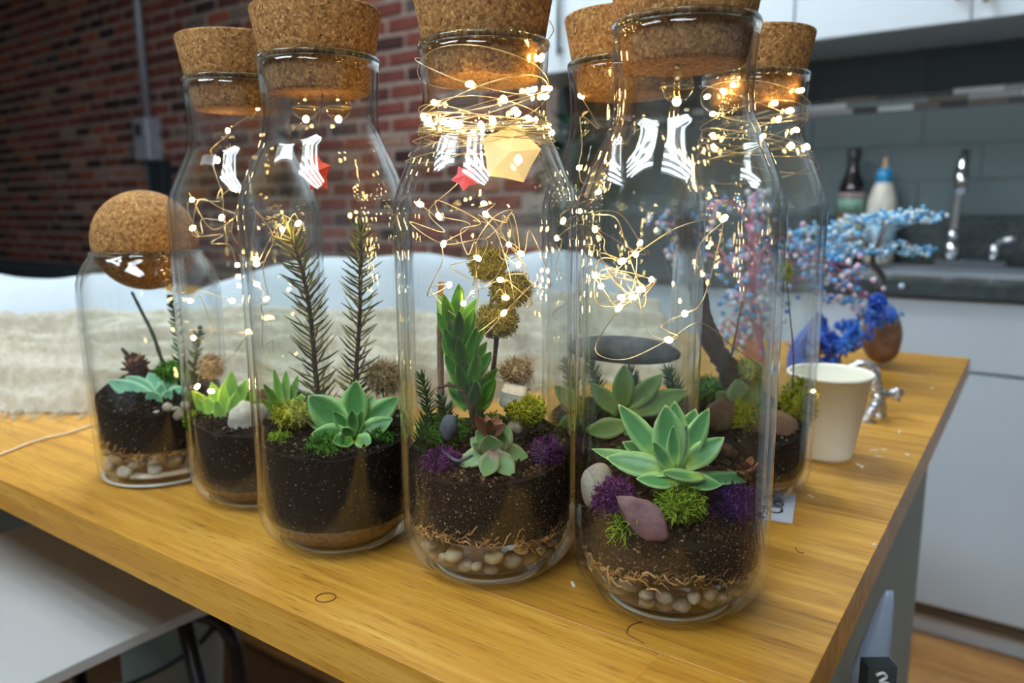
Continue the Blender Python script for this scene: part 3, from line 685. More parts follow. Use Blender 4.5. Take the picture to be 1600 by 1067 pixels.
WIRE_S = plain('silver wire', lin(188, 192, 198), .25, .5, .9); WIRE_P = plain('pink wire', lin(206, 120, 156), .3, .5, .5); WIRE_B = mat_isl('cobalt wire', [(0, lin(16, 50, 140)), (.5, lin(24, 84, 196)), (1, lin(60, 130, 220))], .3, .5)
# light blue wire tree on a brown stone
YT = 1.03
sp = onz(1376, 586); sp.z = TT
t = empty('bead_tree', sp, 'wire tree with flat sky blue bead canopy on brown stone', 'ornament')
b = MB(); c = at(1376, 543, YT); b.ball(V((c.x, c.y, TT + .0435)), (.027, .03, .0385), 20, 12, None, .12, 3, 1.5); b.build('stone_base', M['brown_stone'], t)
b = MB(); tr = [at(1383, 520, YT), at(1378, 480, YT), at(1368, 455, YT), at(1380, 435, YT), at(1364, 412, YT), at(1366, 392, YT)]
b.tube(cr(tr, 5), [.0045] * 20 + [.003] * 6 if False else .0038, 8)
for i in range(5): b.tube(cr([p + V((rnd.uniform(-.004, .004), rnd.uniform(-.004, .004), 0)) for p in tr], 5), .0009, 5)
b.build('twisted_trunk', plain('dark wire trunk', lin(74, 74, 72), .4, .5, .5), t)
bw = MB(); bb = MB()
for (x0, x1, y0, n) in ((1330, 1472, 342, 15), (1255, 1350, 360, 11), (1290, 1450, 390, 18), (1235, 1320, 382, 8), (1345, 1430, 336, 8)):
    for i in range(n):
        x = rnd.uniform(x0, x1); e = at(x, y0 + rnd.uniform(-6, 6) + (x - 1370) * -.02, YT + rnd.uniform(-.06, .07))
        m_ = (tr[-1] + e) / 2 + V((0, 0, .012)); bw.tube(cr([tr[-1], m_, e], 4), .0006, 4)
        beads(bb, e, 11, (.010, .010, .0028), .0029)
bw.build('branches', WIRE_S, t); o = bb.build('beads', BEAD_BLUE, t); o['kind'] = 'stuff'
# pink wire tree behind the rear bottle
YP = .90
t = empty('bead_tree', onz(1180, 600), 'pink wire tree with drooping blue and white beads behind bottles', 'ornament'); t.location.z = TT
bw = MB(); bb = MB(); root = t.location.copy()
trunk = [root, at(1190, 560, YP), at(1182, 500, YP), at(1175, 450, YP), at(1180, 400, YP), at(1172, 350, YP)]
for i in range(5): bw.tube(cr([p + V((rnd.uniform(-.006, .006), rnd.uniform(-.006, .006), 0)) for p in trunk], 5), .0018, 5)
tips = [(1030, 345, 0), (1050, 400, .02), (1100, 330, .0), (1135, 420, .03), (1150, 470, -.02), (1195, 360, .05), (1215, 430, .0), (1225, 480, .04), (1262, 395, 0), (1330, 415, .05), (1392, 492, .08), (1365, 470, .06), (1345, 445, .04), (1165, 530, .05), (1205, 530, .02), (1150, 545, 0), (1185, 310, .02)]
for x, y, dz in tips:
    e = at(x, y, YP + dz); s0 = trunk[rnd.choice((3, 4, 5))]; bw.tube(cr([s0, (s0 + e) / 2 + V((0, 0, .02)), e], 5), .0014, 5)
    for f_ in (1.0, .8, .62): beads(bb, s0.lerp(e, f_) + V((0, 0, .008 * (1 - f_))), 9, (.009, .009, .010), .0036)
for p in trunk[1:]: beads(bb, p, 9, (.012, .012, .014), .0036)
bw.build('branches', WIRE_P, t); o = bb.build('beads', BEAD_MIX, t); o['kind'] = 'stuff'
b = MB()
for i in range(10): b.tube(cr([at(1110 + i * 12, 545 + rnd.uniform(-10, 10), YP), at(1130 + i * 8, 515 + rnd.uniform(-25, 10), YP + .02), at(1175, 570, YP)], 5), .0012, 4)
b.build('root_wires', plain('orange wire', lin(206, 128, 84), .35, .5, .4), t)
# cobalt blue wire cascade
t = empty('wire_sculpture', onz(1300, 590), 'cobalt blue coiled wire sculpture with blue glass flower', 'ornament'); t.location.z = TT
b = MB(); YB = .95
for i in range(70):
    x = rnd.uniform(1262, 1385); f_ = (x - 1262) / 123; y0 = 545 - 60 * f_ + rnd.uniform(-12, 45 - 20 * f_); c = at(x, y0, YB + rnd.uniform(-.03, .03)); r_ = rnd.uniform(.005, .011); ax = V((rnd.uniform(-1, 1), rnd.uniform(-1, 1), rnd.uniform(-.3, .3))).normalized(); e_ = ax.orthogonal().normalized(); g_ = ax.cross(e_)
    b.tube([c + (e_ * math.cos(a * .6) + g_ * math.sin(a * .6)) * r_ * (1 - a * .03) + ax * a * .0008 for a in range(16)], .0018, 5)
for i in range(9):
    x = 1238 + i * 6; b.tube(cr([at(1235 + rnd.uniform(-6, 6), 580, YB), at(x, 540, YB + .01), at(1275 + i * 2, 495 + rnd.uniform(-8, 8), YB + .02)], 5), .0022, 5)
b.build('coils', WIRE_B, t)
b = MB(); c = at(1371, 472, YB)
for i in range(7):
    a = 6.283 * i / 7; b.ball(c + HR * (.007 * math.cos(a)) + V((0, 0, .007 * math.sin(a))), (.006, .004, .006), 8, 5)
b.ball(c - HF * .004, .0045, 8, 6); b.build('glass_flower', plain('blue glass', lin(20, 70, 170), .2), t)
# silver foil figure
t = empty('silver_figure', onz(1362, 668), 'small silver wire figure leaning beside the paper cup', 'figurine'); t.location.z = TT
YS = .765
def foil(name, px, r):
    b = MB(); pts = cr([at(x, y, YS + d) for x, y, d in px], 8)
    b.tube(pts, [r * (1 + .25 * math.sin(i * 1.9)) for i in range(len(pts))], 8)
    for s_ in range(2):
        b.tube([p + V((math.cos(i * 1.3 + s_ * 3) * r, math.sin(i * 1.3 + s_ * 3) * r, math.cos(i * .9) * r * .6)) for i, p in enumerate(pts)], r * .28, 5)
    b.build(name, plain('silver foil', lin(206, 208, 214), .22, .5, .9, .1, 80), t)
foil('head_loop', [(1345, 568, 0), (1332, 575, 0), (1330, 590, .01), (1345, 600, .01), (1362, 598, 0), (1368, 584, 0), (1356, 570, 0), (1345, 568, 0)], .0042)
foil('torso', [(1366, 590, 0), (1370, 610, 0), (1372, 628, 0)], .0055)
foil('arm', [(1370, 615, 0), (1388, 616, .01), (1404, 612, .01), (1400, 622, .01)], .0042)
foil('leg', [(1372, 625, 0), (1362, 642, -.01), (1352, 658, -.01), (1358, 663, -.01)], .005)
foil('leg', [(1374, 625, 0), (1378, 640, .01), (1372, 655, .01)], .0045)
# specks and marks on the table
fk = plain('white flake', lin(226, 222, 214), .8)
for i, (x, y) in enumerate([(1366, 704), (1373, 714), (1381, 703), (1418, 711), (1341, 727), (1347, 730), (1405, 675), (1455, 584), (1456, 607), (1267, 776), (1366, 852), (895, 914)]):
    p = onz(x, y); b = MB(); L = rnd.uniform(.0012, .0035); a = rnd.uniform(0, 3); b.box(-L, L, -.0009, .0009, 0, .0007); R_ = Matrix.Rotation(a, 3, 'Z'); b.v = [R_ @ q_ + p + V((0, 0, .0002)) for q_ in b.v]
    tag(b.build('paper_flake', fk, smooth=False), 'tiny white flake lying on the oak table top', 'flake', 'white flakes scattered on the table')
mk = plain('brown stain', lin(104, 62, 22), .6)
b = MB(); p = onz(509, 934); b.tube([p + HR * (.0058 * math.cos(a * .35)) + HF * (.0052 * math.sin(a * .35)) + V((0, 0, .0002)) for a in range(19)], .0004, 4); tag(b.build('ring_stain', mk), 'small brown ring stain near the front table edge', 'stain')
b = MB(); b.tube(cr([onz(x, y) + V((0, 0, .0003)) for x, y in ((1003, 972), (985, 978), (980, 990), (992, 998), (1006, 1006))], 5), .0004, 4); tag(b.build('hair_strand', mk), 'curled brown strand on table below the front bottle', 'strand')
b = MB(); b.tube(cr([onz(x, y) + V((0, 0, .0003)) for x, y in ((1243, 855), (1246, 862), (1256, 865))], 5), .0003, 4); tag(b.build('hair_strand', mk), 'short curved brown strand on table right of front bottle', 'strand')
# ------------------------------------------------------------------ bottles
R0, RC, TK = .055, .0257, .0036
def rout(z):
    if z < RC: return R0 - RC + math.sqrt(max(RC * RC - (RC - z) ** 2, 0))
    return R0
def rin(z): return max(.004, rout(max(z - .003, 0.0004)) - TK)
NECK = [(.0550, .205), (.0550, .2185), (.0546, .2245), (.0532, .2305), (.0510, .2370), (.0476, .2450), (.0432, .2545), (.0400, .2605), (.0378, .2655), (.0364, .2710), (.0358, .2780), (.0357, .2860), (.0362, .2960), (.0371, .3065), (.0378, .3125)]
def bottle_profile():
    P = []
    for i in range(4, 13):
        a = math.pi / 2 * i / 12; P.append((R0 - RC + RC * math.sin(a), RC - RC * math.cos(a)))
    P += [(R0, .08), (R0, .15)] + NECK
    inner = [(r - TK * (.8 if z > .26 else 1), z) for r, z in NECK[::-1]]
    P += inner + [(R0 - TK, .15), (R0 - TK, .08)]
    ri = RC - .002
    for i in range(12, 3, -1):
        a = math.pi / 2 * i / 12; P.append((R0 - TK - ri + ri * math.sin(a), .0055 + ri - ri * math.cos(a)))
    return P
def base_profile():
    P = [(0, .0020), (.012, .0016), (.022, .0007), (.0285, 0.0)]
    for i in range(1, 5):
        a = math.pi / 2 * i / 12; P.append((R0 - RC + RC * math.sin(a), RC - RC * math.cos(a)))
    r_, z_ = P[-1]; P += [(r_ - .0008, z_ + .0004), (r_ - .0032, .0062), (.026, .0054), (.012, .0058), (0, .006)]
    return P
def rim_profile():
    P = []; r_, z_ = .0365, .3140
    for i in range(17):
        a = 2 * math.pi * i / 16 - math.pi / 2; P.append((r_ + .0016 * math.cos(a) + .0002 * math.sin(a), z_ + .0020 * math.sin(a)))
    return P
PROF = bottle_profile()
DESC = {'A': ('tall corked glass bottle in front with pale rosette and purple stone', 'front bottle'),
        'B': ('tall corked glass bottle with fairy lights wound around its neck, in the middle', 'fairy light bottle'),
        'C': ('tall corked glass bottle holding two upright fir sprigs', 'fir sprig bottle'),
        'D': ('tall corked glass bottle between the ball-corked jar and fir sprig bottle', 'bottle beside the ball-corked jar'),
        'G': ('tall corked glass bottle with dark flat stone, behind the two front bottles', 'dark stone bottle'),
        'H': ('tall corked glass bottle with driftwood branch, nearest the paper cup', 'driftwood bottle')}
meB = None; b = MB(); b.lathe(base_profile(), (0, 0, 0), 64); o = b.build('base', M['glass'], None, org=(0, 0, 0)); meBase = o.data; bpy.data.objects.remove(o)
b = MB(); b.lathe(rim_profile(), (0, 0, 0), 72); o = b.build('rim', M['thick_glass'], None, org=(0, 0, 0)); meRim = o.data; bpy.data.objects.remove(o)
def ringp(r_, z_, a_, b_): return [(r_ + a_ * math.cos(6.28319 * i / 12), z_ + b_ * math.sin(6.28319 * i / 12)) for i in range(13)]
b = MB(); b.lathe(ringp(.0345, .0021, .0013, .0009), (0, 0, 0), 64); o = b.build('glint_ring', M['glint_glass'], None, org=(0, 0, 0)); meGlint = o.data; bpy.data.objects.remove(o)  # whitish ring added to imitate the bright band reflected at the base
for k_ in 'ABCDGH':
    c = V((*BOT[k_], TT))
    if meB is None:
        b = MB(); b.lathe(PROF, (0, 0, 0), 72); o = b.build('glass_bottle', M['glass'], None, org=(0, 0, 0)); meB = o.data
    else:
        o = bpy.data.objects.new('glass_bottle', meB); col.objects.link(o)
    o.location = c + V((0, 0, .0002)); tag(o, DESC[k_][0], 'bottle', 'glass terrarium bottles')
    for nm_, me_ in (('base', meBase), ('rim', meRim), ('glint_ring', meGlint)):
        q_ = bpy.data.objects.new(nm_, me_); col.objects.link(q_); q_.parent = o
meK = None
CK = [(0, 0), (.0298, 0), (.0309, .0008), (.0313, .002), (.0400, .0480), (.0398, .0493), (.0388, .0500), (0, .0503)]
for k_ in 'ABCDGH':
    c = V((*BOT[k_], TT + .2945))
    if meK is None:
        b = MB(); b.lathe([(0, 0), (.015, 0)] + CK[1:-1] + [(.02, .0502), (0, .0503)], (0, 0, 0), 56); o = b.build('cork_stopper', M['cork'], None, org=(0, 0, 0), sharp=50); meK = o.data
    else:
        o = bpy.data.objects.new('cork_stopper', meK); col.objects.link(o)
    o.location = c; o.rotation_euler = (0, 0, rnd.uniform(0, 6)); tag(o, 'tapered cork stopper closing the ' + DESC[k_][1], 'cork', 'tapered cork stoppers')
# jar with ball cork
c = V((*BOT['E'], TT + .0002)); RE = .0556
P = [(0, .0025), (.03, .0018), (.046, .0), (.0505, .0012), (.053, .005), (.0535, .01), (.0545, .06), (RE, .13), (RE, .155), (.0548, .163), (.0525, .1715), (.0490, .179), (.0448, .1850), (.0432, .1875), (.0428, .1882), (.0410, .1882), (.0408, .1875), (.0412, .1855), (.0440, .181), (.0484, .173), (.0512, .164), (.0524, .155), (.0524, .13), (.0512, .06), (.0505, .012), (.0485, .008), (.03, .007), (0, .0072)]
b = MB(); b.lathe(P, c, 72); jr = tag(b.build('glass_jar', M['glass'], None, org=c), 'short wide glass jar topped by a round cork ball', 'jar')
b = MB(); b.lathe(ringp(.0490, .0024, .0017, .0012), c, 64); b.build('glint_ring', M['glint_glass'], jr, org=c)  # added ring, the jar's white reflected band put into its colour
b = MB(); b.lathe(ringp(.0418, .1893, .0013, .0016), c, 64); b.build('rim', M['thick_glass'], jr, org=c)
b = MB(); b.ball(c + V((0, 0, .1985)), .0410, 40, 28); tag(b.build('cork_ball', M['cork']), 'round cork ball resting in the mouth of the wide jar', 'cork')
NAMEB = {k_: v_[1] for k_, v_ in DESC.items()}; NAMEB['E'] = 'ball-corked jar'
def rinE(z): return .0497 if z < .06 else .0505

# ---------------------------------------------------------------- soil, fibre, sand, pebbles
def soil(k_, z0, zf, zb, mat, ncr, seed, tl=0.0):
    """z0 bottom, zf front and zb rear height of the surface; tl tilts it sideways"""
    c = V((*BOT[k_], TT)); ri = rinE if k_ == 'E' else rin; rr = random.Random(seed)
    def top(x, y):       # x along view right, y along view depth, in -1..1
        return zf + (zb - zf) * (y + 1) / 2 + tl * x + .004 * nzf(x * 2.2 + seed, y * 2.2, 1) + .002 * nzf(x * 7 + seed, y * 7, 4)
    b = MB(); n = 64; P = []; Fc = []
    zl = 7
    ring = lambda a: (math.cos(a), math.sin(a))
    for q in range(zl + 1):
        for i in range(n):
            a = 2 * math.pi * i / n; x, y = ring(a); zt = top(x, y); z = z0 + (zt - z0) * q / zl
            r = ri(z) - .0009 - .0005 * abs(nzf(x * 14 + seed, y * 14, z * 200)); P.append(c + HR * (x * r) + HF * (y * r) + V((0, 0, z)))
    for q in range(zl):
        for i in range(n): Fc.append((q * n + i, q * n + (i + 1) % n, (q + 1) * n + (i + 1) % n, (q + 1) * n + i))
    base = zl * n; rings = [.8, .6, .4, .2]
    for f_ in rings:
        for i in range(n):
            a = 2 * math.pi * i / n; x, y = ring(a); r = (ri(.06) - .0012) * f_
            P.append(c + HR * (x * r) + HF * (y * r) + V((0, 0, top(x * f_, y * f_))))
    for q in range(len(rings)):
        o1, o2 = base + q * n, base + (q + 1) * n
        for i in range(n): Fc.append((o1 + i, o1 + (i + 1) % n, o2 + (i + 1) % n, o2 + i))
    P.append(c + V((0, 0, top(0, 0)))); o1 = base + len(rings) * n
    for i in range(n): Fc.append((o1 + i, o1 + (i + 1) % n, len(P) - 1))
    Fc.append(tuple(range(n))[::-1]); b.add(P, Fc)
    def crumb(p, s):
        ax = [V((rr.gauss(0, 1), rr.gauss(0, 1), rr.gauss(0, 1))).normalized() for _ in range(1)][0]; e = ax.orthogonal().normalized(); g = ax.cross(e)
        w = s * rr.uniform(.5, 1)
        b.add([p + ax * s, p - ax * s, p + e * w, p - e * w, p + g * w, p - g * w], [(0, 2, 4), (0, 4, 3), (0, 3, 5), (0, 5, 2), (1, 4, 2), (1, 3, 4), (1, 5, 3), (1, 2, 5)])
    for i in range(ncr):
        a = rr.uniform(0, 2 * math.pi)
        if math.sin(a) > .5 and rr.random() < .8: a = -a
        x, y = ring(a)
        if rr.random() < .66:
            z = z0 + (top(x, y) - z0) * rr.random(); s = rr.uniform(.0004, .0011); r = ri(z) - .0007 - s * .6
            crumb(c + HR * (x * r) + HF * (y * r) + V((0, 0, z)), s)
        else:
            f_ = math.sqrt(rr.random()) * .96; s = rr.uniform(.0006, .002); r = (ri(.06) - .002) * f_
            crumb(c + HR * (x * r) + HF * (y * r) + V((0, 0, top(x * f_, y * f_) + s * .3)), s)
    o = b.build('soil', mat, None, org=c + V((0, 0, z0)), smooth=False)
    return tag(o, 'dark potting soil filling the bottom of the ' + NAMEB[k_], 'soil', None, 'stuff')
SOILZ = {}
soil('A', .030, .050, .080, M['soil_brown'], 7000, 1, -.004)
soil('B', .032, .068, .082, M['soil_brown'], 6500, 2, .002)
soil('C', .022, .070, .080, M['soil_black'], 6000, 3)
soil('D', .018, .062, .072, M['soil_black'], 4000, 4)
soil('E', .030, .062, .078, M['soil_black'], 4000, 5, -.004)
soil('G', .026, .064, .080, M['soil_black'], 3000, 6)
soil('H', .022, .050, .070, M['soil_black'], 3500, 7)
def fibre(k_, z, n, seed, h=.004):
    c = V((*BOT[k_], TT)); rr = random.Random(seed); ri = rinE if k_ == 'E' else rin; b = MB()
    b.lathe([(0, z - .002), (ri(z) - .004, z - .002), (ri(z) - .002, z), (ri(z) - .004, z + .0015), (0, z + .0015)], c, 40)
    for i in range(n):
        a = rr.uniform(0, 6.283); zz = z + rr.gauss(0, h * .5) + .003 * math.sin(a * 3 + seed); r = ri(zz) - .0009; L = rr.uniform(.05, .16); dz = rr.gauss(0, .003)
        b.tube([c + V((math.cos(a + L * t) * (r - .0006 * abs(math.sin(9 * t + i))), math.sin(a + L * t) * r, zz + dz * t + .0012 * math.sin(t * 5 + i))) for t in (0, .33, .66, 1)], rr.uniform(.0003, .0007), 4)
    tag(b.build('coir_layer', M['fibre'], None, org=c + V((0, 0, z - .002))), 'tan coir fibre layer between soil and pebbles in the ' + NAMEB[k_], 'fibre layer', None, 'stuff')
fibre('A', .0310, 280, 11, .003); fibre('B', .0330, 280, 12, .003); fibre('E', .0285, 260, 13, .003); fibre('G', .027, 160, 14)
def sand(k_, z1, seed):
    c = V((*BOT[k_], TT)); b = MB()
    pr_ = [(0, .0068), (.024, .0066)] + [(rin(z) - .0009, z) for z in (.008, .011, .014, .018, z1)] + [(0, z1)]
    b.lathe(pr_, c, 48, wob=lambda a, z: -.02 * abs(nzf(math.cos(a) * 5, math.sin(a) * 5, z * 200 + seed)))
    tag(b.build('sand_layer', M['sand'], None, org=c + V((0, 0, .0066))), 'tan sandy layer at the very bottom of the ' + NAMEB[k_], 'sand', None, 'stuff')
sand('C', .0225, 1); sand('D', .0185, 2); sand('H', .0225, 3)
def pebbles(k_, zmax, n, smin, smax, seed, mats):
    c = V((*BOT[k_], TT)); rr = random.Random(seed); ri = rinE if k_ == 'E' else rin; placed = []; tries = 0
    fl0 = .0072 if k_ == 'E' else .0062
    while len(placed) < n and tries < 6000:
        tries += 1; s = rr.uniform(smin, smax); z = fl0 + s * .62 + rr.random() ** 1.5 * max(zmax - fl0 - s * 1.3, 0)
        a = rr.uniform(-math.pi, math.pi)
        if math.sin(a) > .3: continue
        zi = z - s * .6; r = max(.008, (ri(max(zi, .0064)) if k_ != 'E' else .0495) - s * .98); p = c + HR * (math.cos(a) * r) + HF * (math.sin(a) * r) + V((0, 0, z))
        if any((p - q).length < .80 * (s + t_) for q, t_ in placed): continue
        placed.append((p, s))
    for i, (p, s) in enumerate(placed):
        b = MB(); R_ = Euler((rr.uniform(-.5, .5), rr.uniform(-.5, .5), rr.uniform(0, 6))).to_matrix()
        b.ball(p, (s * .98, s * rr.uniform(.72, .95), s * rr.uniform(.55, .72)), 12, 8, R_, .22, i * 1.7 + seed, 1.3)
        tag(b.build('pebble', mats[i % len(mats)]), 'rounded pebble in the drainage layer under the %s soil' % NAMEB[k_], 'pebble', 'pebbles at the bottom of the ' + NAMEB[k_])
pebbles('A', .0285, 26, .0042, .0072, 21, [M['pebble'], M['tan_stone'], M['pebble']])
pebbles('B', .0305, 26, .0042, .0078, 22, [M['pebble'], M['pebble'], M['tan_stone']])
pebbles('E', .0275, 26, .0052, .0088, 23, [M['tan_stone'], M['pale_stone'], M['pebble']])

# ---------------------------------------------------------------- plants, stones, moss
WP = [(0, .50), (.15, .68), (.33, .92), (.48, 1.0), (.62, .92), (.75, .72), (.86, .46), (.94, .22), (1, .01)]
WPN = [(0, .8), (.15, .95), (.35, 1.0), (.55, .9), (.70, .74), (.82, .54), (.91, .34), (.965, .18), (1, .01)]
WPJ = [(0, .72), (.12, .86), (.28, 1.0), (.45, .97), (.60, .84), (.75, .62), (.87, .38), (.95, .18), (1, .01)]
def leaf(parent, base, tip, width, up, mat, bend=.12, th=.0022, cup=.25, prof=WP, name='leaf'):
    base, tip = V(base), V(tip); a = tip - base; L = a.length; t_ = a.normalized(); s_ = t_.cross(V(up))
    s_ = s_.normalized() if s_.length > 1e-5 else t_.orthogonal().normalized(); n_ = s_.cross(t_).normalized()
    J = [-1, -.62, 0, .62, 1]; P = []; C = []; Fc = []; m = 8
    for t, wv in prof:
        ctr = base + a * t + n_ * (bend * L * (t * t - t) * 1.6); hw = width / 2 * wv; tt = th * (1 - .55 * t) * min(1, wv * 1.6)
        for j in J: P.append(ctr + s_ * (hw * j) + n_ * (cup * hw * j * j)); C.append((abs(j), t, 0))
        for j in (.62, 0, -.62): P.append(ctr + s_ * (hw * j) + n_ * (cup * hw * j * j - tt * (1 - .5 * j * j) - tt)); C.append((abs(j), t, 1))
    for i in range(len(prof) - 1):
        for q in range(m): Fc.append((i * m + q, i * m + (q + 1) % m, (i + 1) * m + (q + 1) % m, (i + 1) * m + q))
    Fc += [tuple(range(m))[::-1], tuple((len(prof) - 1) * m + q for q in range(m))]
    b = MB(); b.add(P, Fc, C); return b.build(name, mat, parent, org=base)
def rosette(name, k_, label, leaves, mat, cat='succulent', mats=None, stem=None, prof=WP, th=.0022, r0=.0465):
    """leaves: (tip x, tip y, tip k, base x, base y, base k, width px, faces camera 0..1[, material])"""
    root = inb(k_, leaves[0][3], leaves[0][4], leaves[0][5]); t = empty(name, root, label, cat)
    s_ = pxm(k_)
    for q in leaves:
        tip = inb(k_, q[0], q[1], q[2], r0); bs = inb(k_, q[3], q[4], q[5], r0)
        up = V((0, 0, 1)) * (1 - q[7]) - HF * q[7]
        m_ = q[8] if len(q) > 8 else mat
        leaf(t, bs, tip, q[6] * s_, up, m_, prof=prof, th=th)
    if stem:
        b = MB(); b.tube(cr([inb(k_, x, y, kk) for x, y, kk in stem[0]], 5), stem[1], 7); b.build('stem', M['stem_green'] if len(stem) < 3 else stem[2], t)
    return t
def stone(k_, x, y, k, wpx, hpx, dpth, mat, label, rot=0.0, disp=.16, seed=1.0, name='stone', freq=1.2):
    p = inb(k_, x, y, k); s_ = pxm(k_); R_ = Matrix((HR, HF, (0, 0, 1))).transposed() @ Euler((0, rot, 0)).to_matrix()
    b = MB(); b.ball(p, (wpx * s_ / 2, dpth / 2, hpx * s_ / 2), 24, 16, R_, disp, seed, freq); return tag(b.build(name, mat), label, 'stone')
def moss(k_, x, y, k, wpx, hpx, dpth, mat, label, n=500, L=.006, r=.00032, seed=0, name='moss_clump', curl=1.0, core=True):
    p = inb(k_, x, y, k); s_ = pxm(k_); rr = random.Random(seed * 31 + int(x)); b = MB()
    a, c_, d_ = wpx * s_ / 2, hpx * s_ / 2, dpth / 2
    if core: b.ball(p, (a * .6, a * .6 if a < d_ else d_ * .6, c_ * .6), 14, 9, None, .3, seed + 1.5, 3)
    for i in range(n):
        d = V((rr.gauss(0, 1), rr.gauss(0, 1), rr.gauss(0, 1))).normalized(); f_ = rr.uniform(.55, .9)
        q = p + HR * (d.x * a * f_) + HF * (d.y * d_ * f_) + V((0, 0, d.z * c_ * f_))
        g = (HR * d.x + HF * d.y + V((0, 0, d.z)) + V((rr.gauss(0, .7), rr.gauss(0, .7), rr.gauss(0, .7))) * curl).normalized()
        h = g.cross(V((rr.gauss(0, 1), rr.gauss(0, 1), rr.gauss(0, 1)))).normalized(); l_ = L * rr.uniform(.5, 1.1)
        b.tube([q, q + g * l_ * .4 + h * l_ * .12, q + g * l_ * .75 + h * l_ * .38, q + g * l_ * .85 + h * l_ * .7], [r, r, r * .8, r * .5], 3, False)
    return tag(b.build(name, mat, smooth=True), label, 'moss')
def sprig(k_, pts, label, nl, ln, r, mat, name='fir_sprig', cat='sprig', seed=0, stem_m=None, wn=.0006, up=.9, partname='needles'):
    P_ = cr([inb(k_, *q) for q in pts], 10); t = empty(name, P_[0], label, cat); rr = random.Random(seed)
    b = MB(); b.tube(P_, [r * (1 - .5 * i / len(P_)) for i in range(len(P_))], 7); b.build('stem', stem_m or M['bark'], t)
    b = MB(); m = len(P_) - 1
    for i in range(nl):
        f_ = (i + rr.random()) / nl * .97 + .03; x = f_ * m; j = min(int(x), m - 1); p = P_[j].lerp(P_[j + 1], x - j); ax = (P_[j + 1] - P_[j]).normalized()
        e = ax.orthogonal().normalized(); g = ax.cross(e); a = i * 2.4 + rr.uniform(-.5, .5); d = (e * math.cos(a) + g * math.sin(a) + ax * up * rr.uniform(.6, 1.3)).normalized()
        l_ = ln * rr.uniform(.75, 1.15) * (1 - .35 * f_ ** 4)
        b.tube([p, p + d * l_ * .55 + ax * l_ * .05, p + d * l_ + ax * l_ * .18], [wn * .8, wn, wn * .25], 4, False)
    for i in range(8):
        d = (P_[-1] - P_[-2]).normalized(); d = (d + V((rr.gauss(0, .35), rr.gauss(0, .35), rr.gauss(0, .2)))).normalized(); b.tube([P_[-1] - d * .002, P_[-1] + d * ln * .4, P_[-1] + d * ln * .8], [wn, wn, wn * .3], 4, False)
    o = b.build(partname, mat, t); o['kind'] = 'stuff'; return t
def twig(k_, pts, r, mat, label, name='twig', cat='twig', taper=.5):
    P_ = cr([inb(k_, *q) for q in pts], 8); b = MB(); rr = random.Random(len(pts) + int(pts[0][0]))
    b.tube(P_, [r * (1 - taper * i / len(P_)) * (1 + .12 * rr.uniform(-1, 1)) for i in range(len(P_))], 9); return tag(b.build(name, mat), label, cat)
# --- bottle A (front)
rosette('succulent_rosette', 'A', 'large pale green rosette succulent in the front bottle', [
    (966, 631, -.35, 1040, 726, -.40, 38, .75), (1040, 632, -.48, 1050, 734, -.55, 54, .85), (1054, 626, .05, 1058, 722, -.1, 44, .85), (1108, 637, -.2, 1064, 728, -.35, 36, .7),
    (1087, 638, .15, 1064, 720, -.15, 46, .85), (1132, 683, -.3, 1066, 732, -.45, 38, .6), (924, 701, -.25, 1040, 730, -.40, 32, .4), (946, 714, -.6, 1048, 736, -.60, 42, .55),
    (972, 690, -.1, 1040, 724, -.3, 34, .6), (1034, 737, -.95, 1100, 744, -.72, 28, .3), (1190, 741, -.5, 1066, 744, -.66, 34, .3), (994, 748, -.78, 1064, 752, -.66, 34, .35), (1128, 758, -.85, 1060, 746, -.70, 34, .4),
    (1052, 664, -.55, 1054, 734, -.58, 24, .75), (1073, 662, -.46, 1060, 732, -.55, 22, .75), (1020, 690, -.7, 1052, 738, -.64, 24, .6)], M['leafA'], stem=([(1056, 770, -.4), (1056, 740, -.45), (1056, 714, -.4)], .004))
for i_, (x, y) in enumerate([(1006, 718), (1128, 742)]): pass
stone('A', 934, 760, -.62, 54, 76, .022, M['pale_stone'], 'upright pale grey stone against the wall of the front bottle', .12, .12, 1)
b = MB()
def flat_stone():
    p = inb('A', 1004, 812, -.93, .0490); s_ = pxm('A'); P = []; Fc = []
    out = [(-37, 28), (-18, 32), (8, 31), (24, 22), (32, 4), (38, -20), (30, -28), (6, -32), (-14, -22), (-25, -6), (-32, 10)]
    nrm = -HF; n = len(out)
    lat0 = (p - V((*BOT['A'], p.z))).dot(HR)
    for z_, sc in ((-.0035, .86), (-.001, 1.0), (.0012, .97), (.0026, .80)):
        for x, y in out: P.append(p + HR * (x * s_ * sc) + V((0, 0, y * s_ * sc)) + nrm * (z_ - .55 * ((lat0 + x * s_ * sc) ** 2 - lat0 ** 2) / .05) + nrm * .0004 * nzf(x * .2, y * .2, z_ * 900))
    for q in range(3):
        for i in range(n): Fc.append((q * n + i, q * n + (i + 1) % n, (q + 1) * n + (i + 1) % n, (q + 1) * n + i))
    Fc.append(tuple(range(n))); P.append(p + nrm * .0030); 
    for i in range(n): Fc.append((3 * n + i, 3 * n + (i + 1) % n, len(P) - 1))
    m2 = MB(); m2.add(P, Fc); tag(m2.build('flat_stone', M['purple_stone'], sharp=60), 'flat purple grey stone chip leaning on soil in the front bottle', 'stone')
flat_stone()
moss('A', 1062, 785, -.72, 78, 58, .026, M['moss_green'], 'bright green curly moss clump below the front rosette', 1530, 0.0043, .0004, 1)
moss('A', 960, 778, -.82, 66, 60, .018, M['moss_purple'], 'purple moss tuft between pale stone and stone chip', 1105, 0.0043, .00034, 2)
moss('A', 1150, 794, -.80, 92, 78, .024, M['moss_violet'], 'dark violet moss clump at the front bottle wall', 1530, 0.0043, .00034, 3)
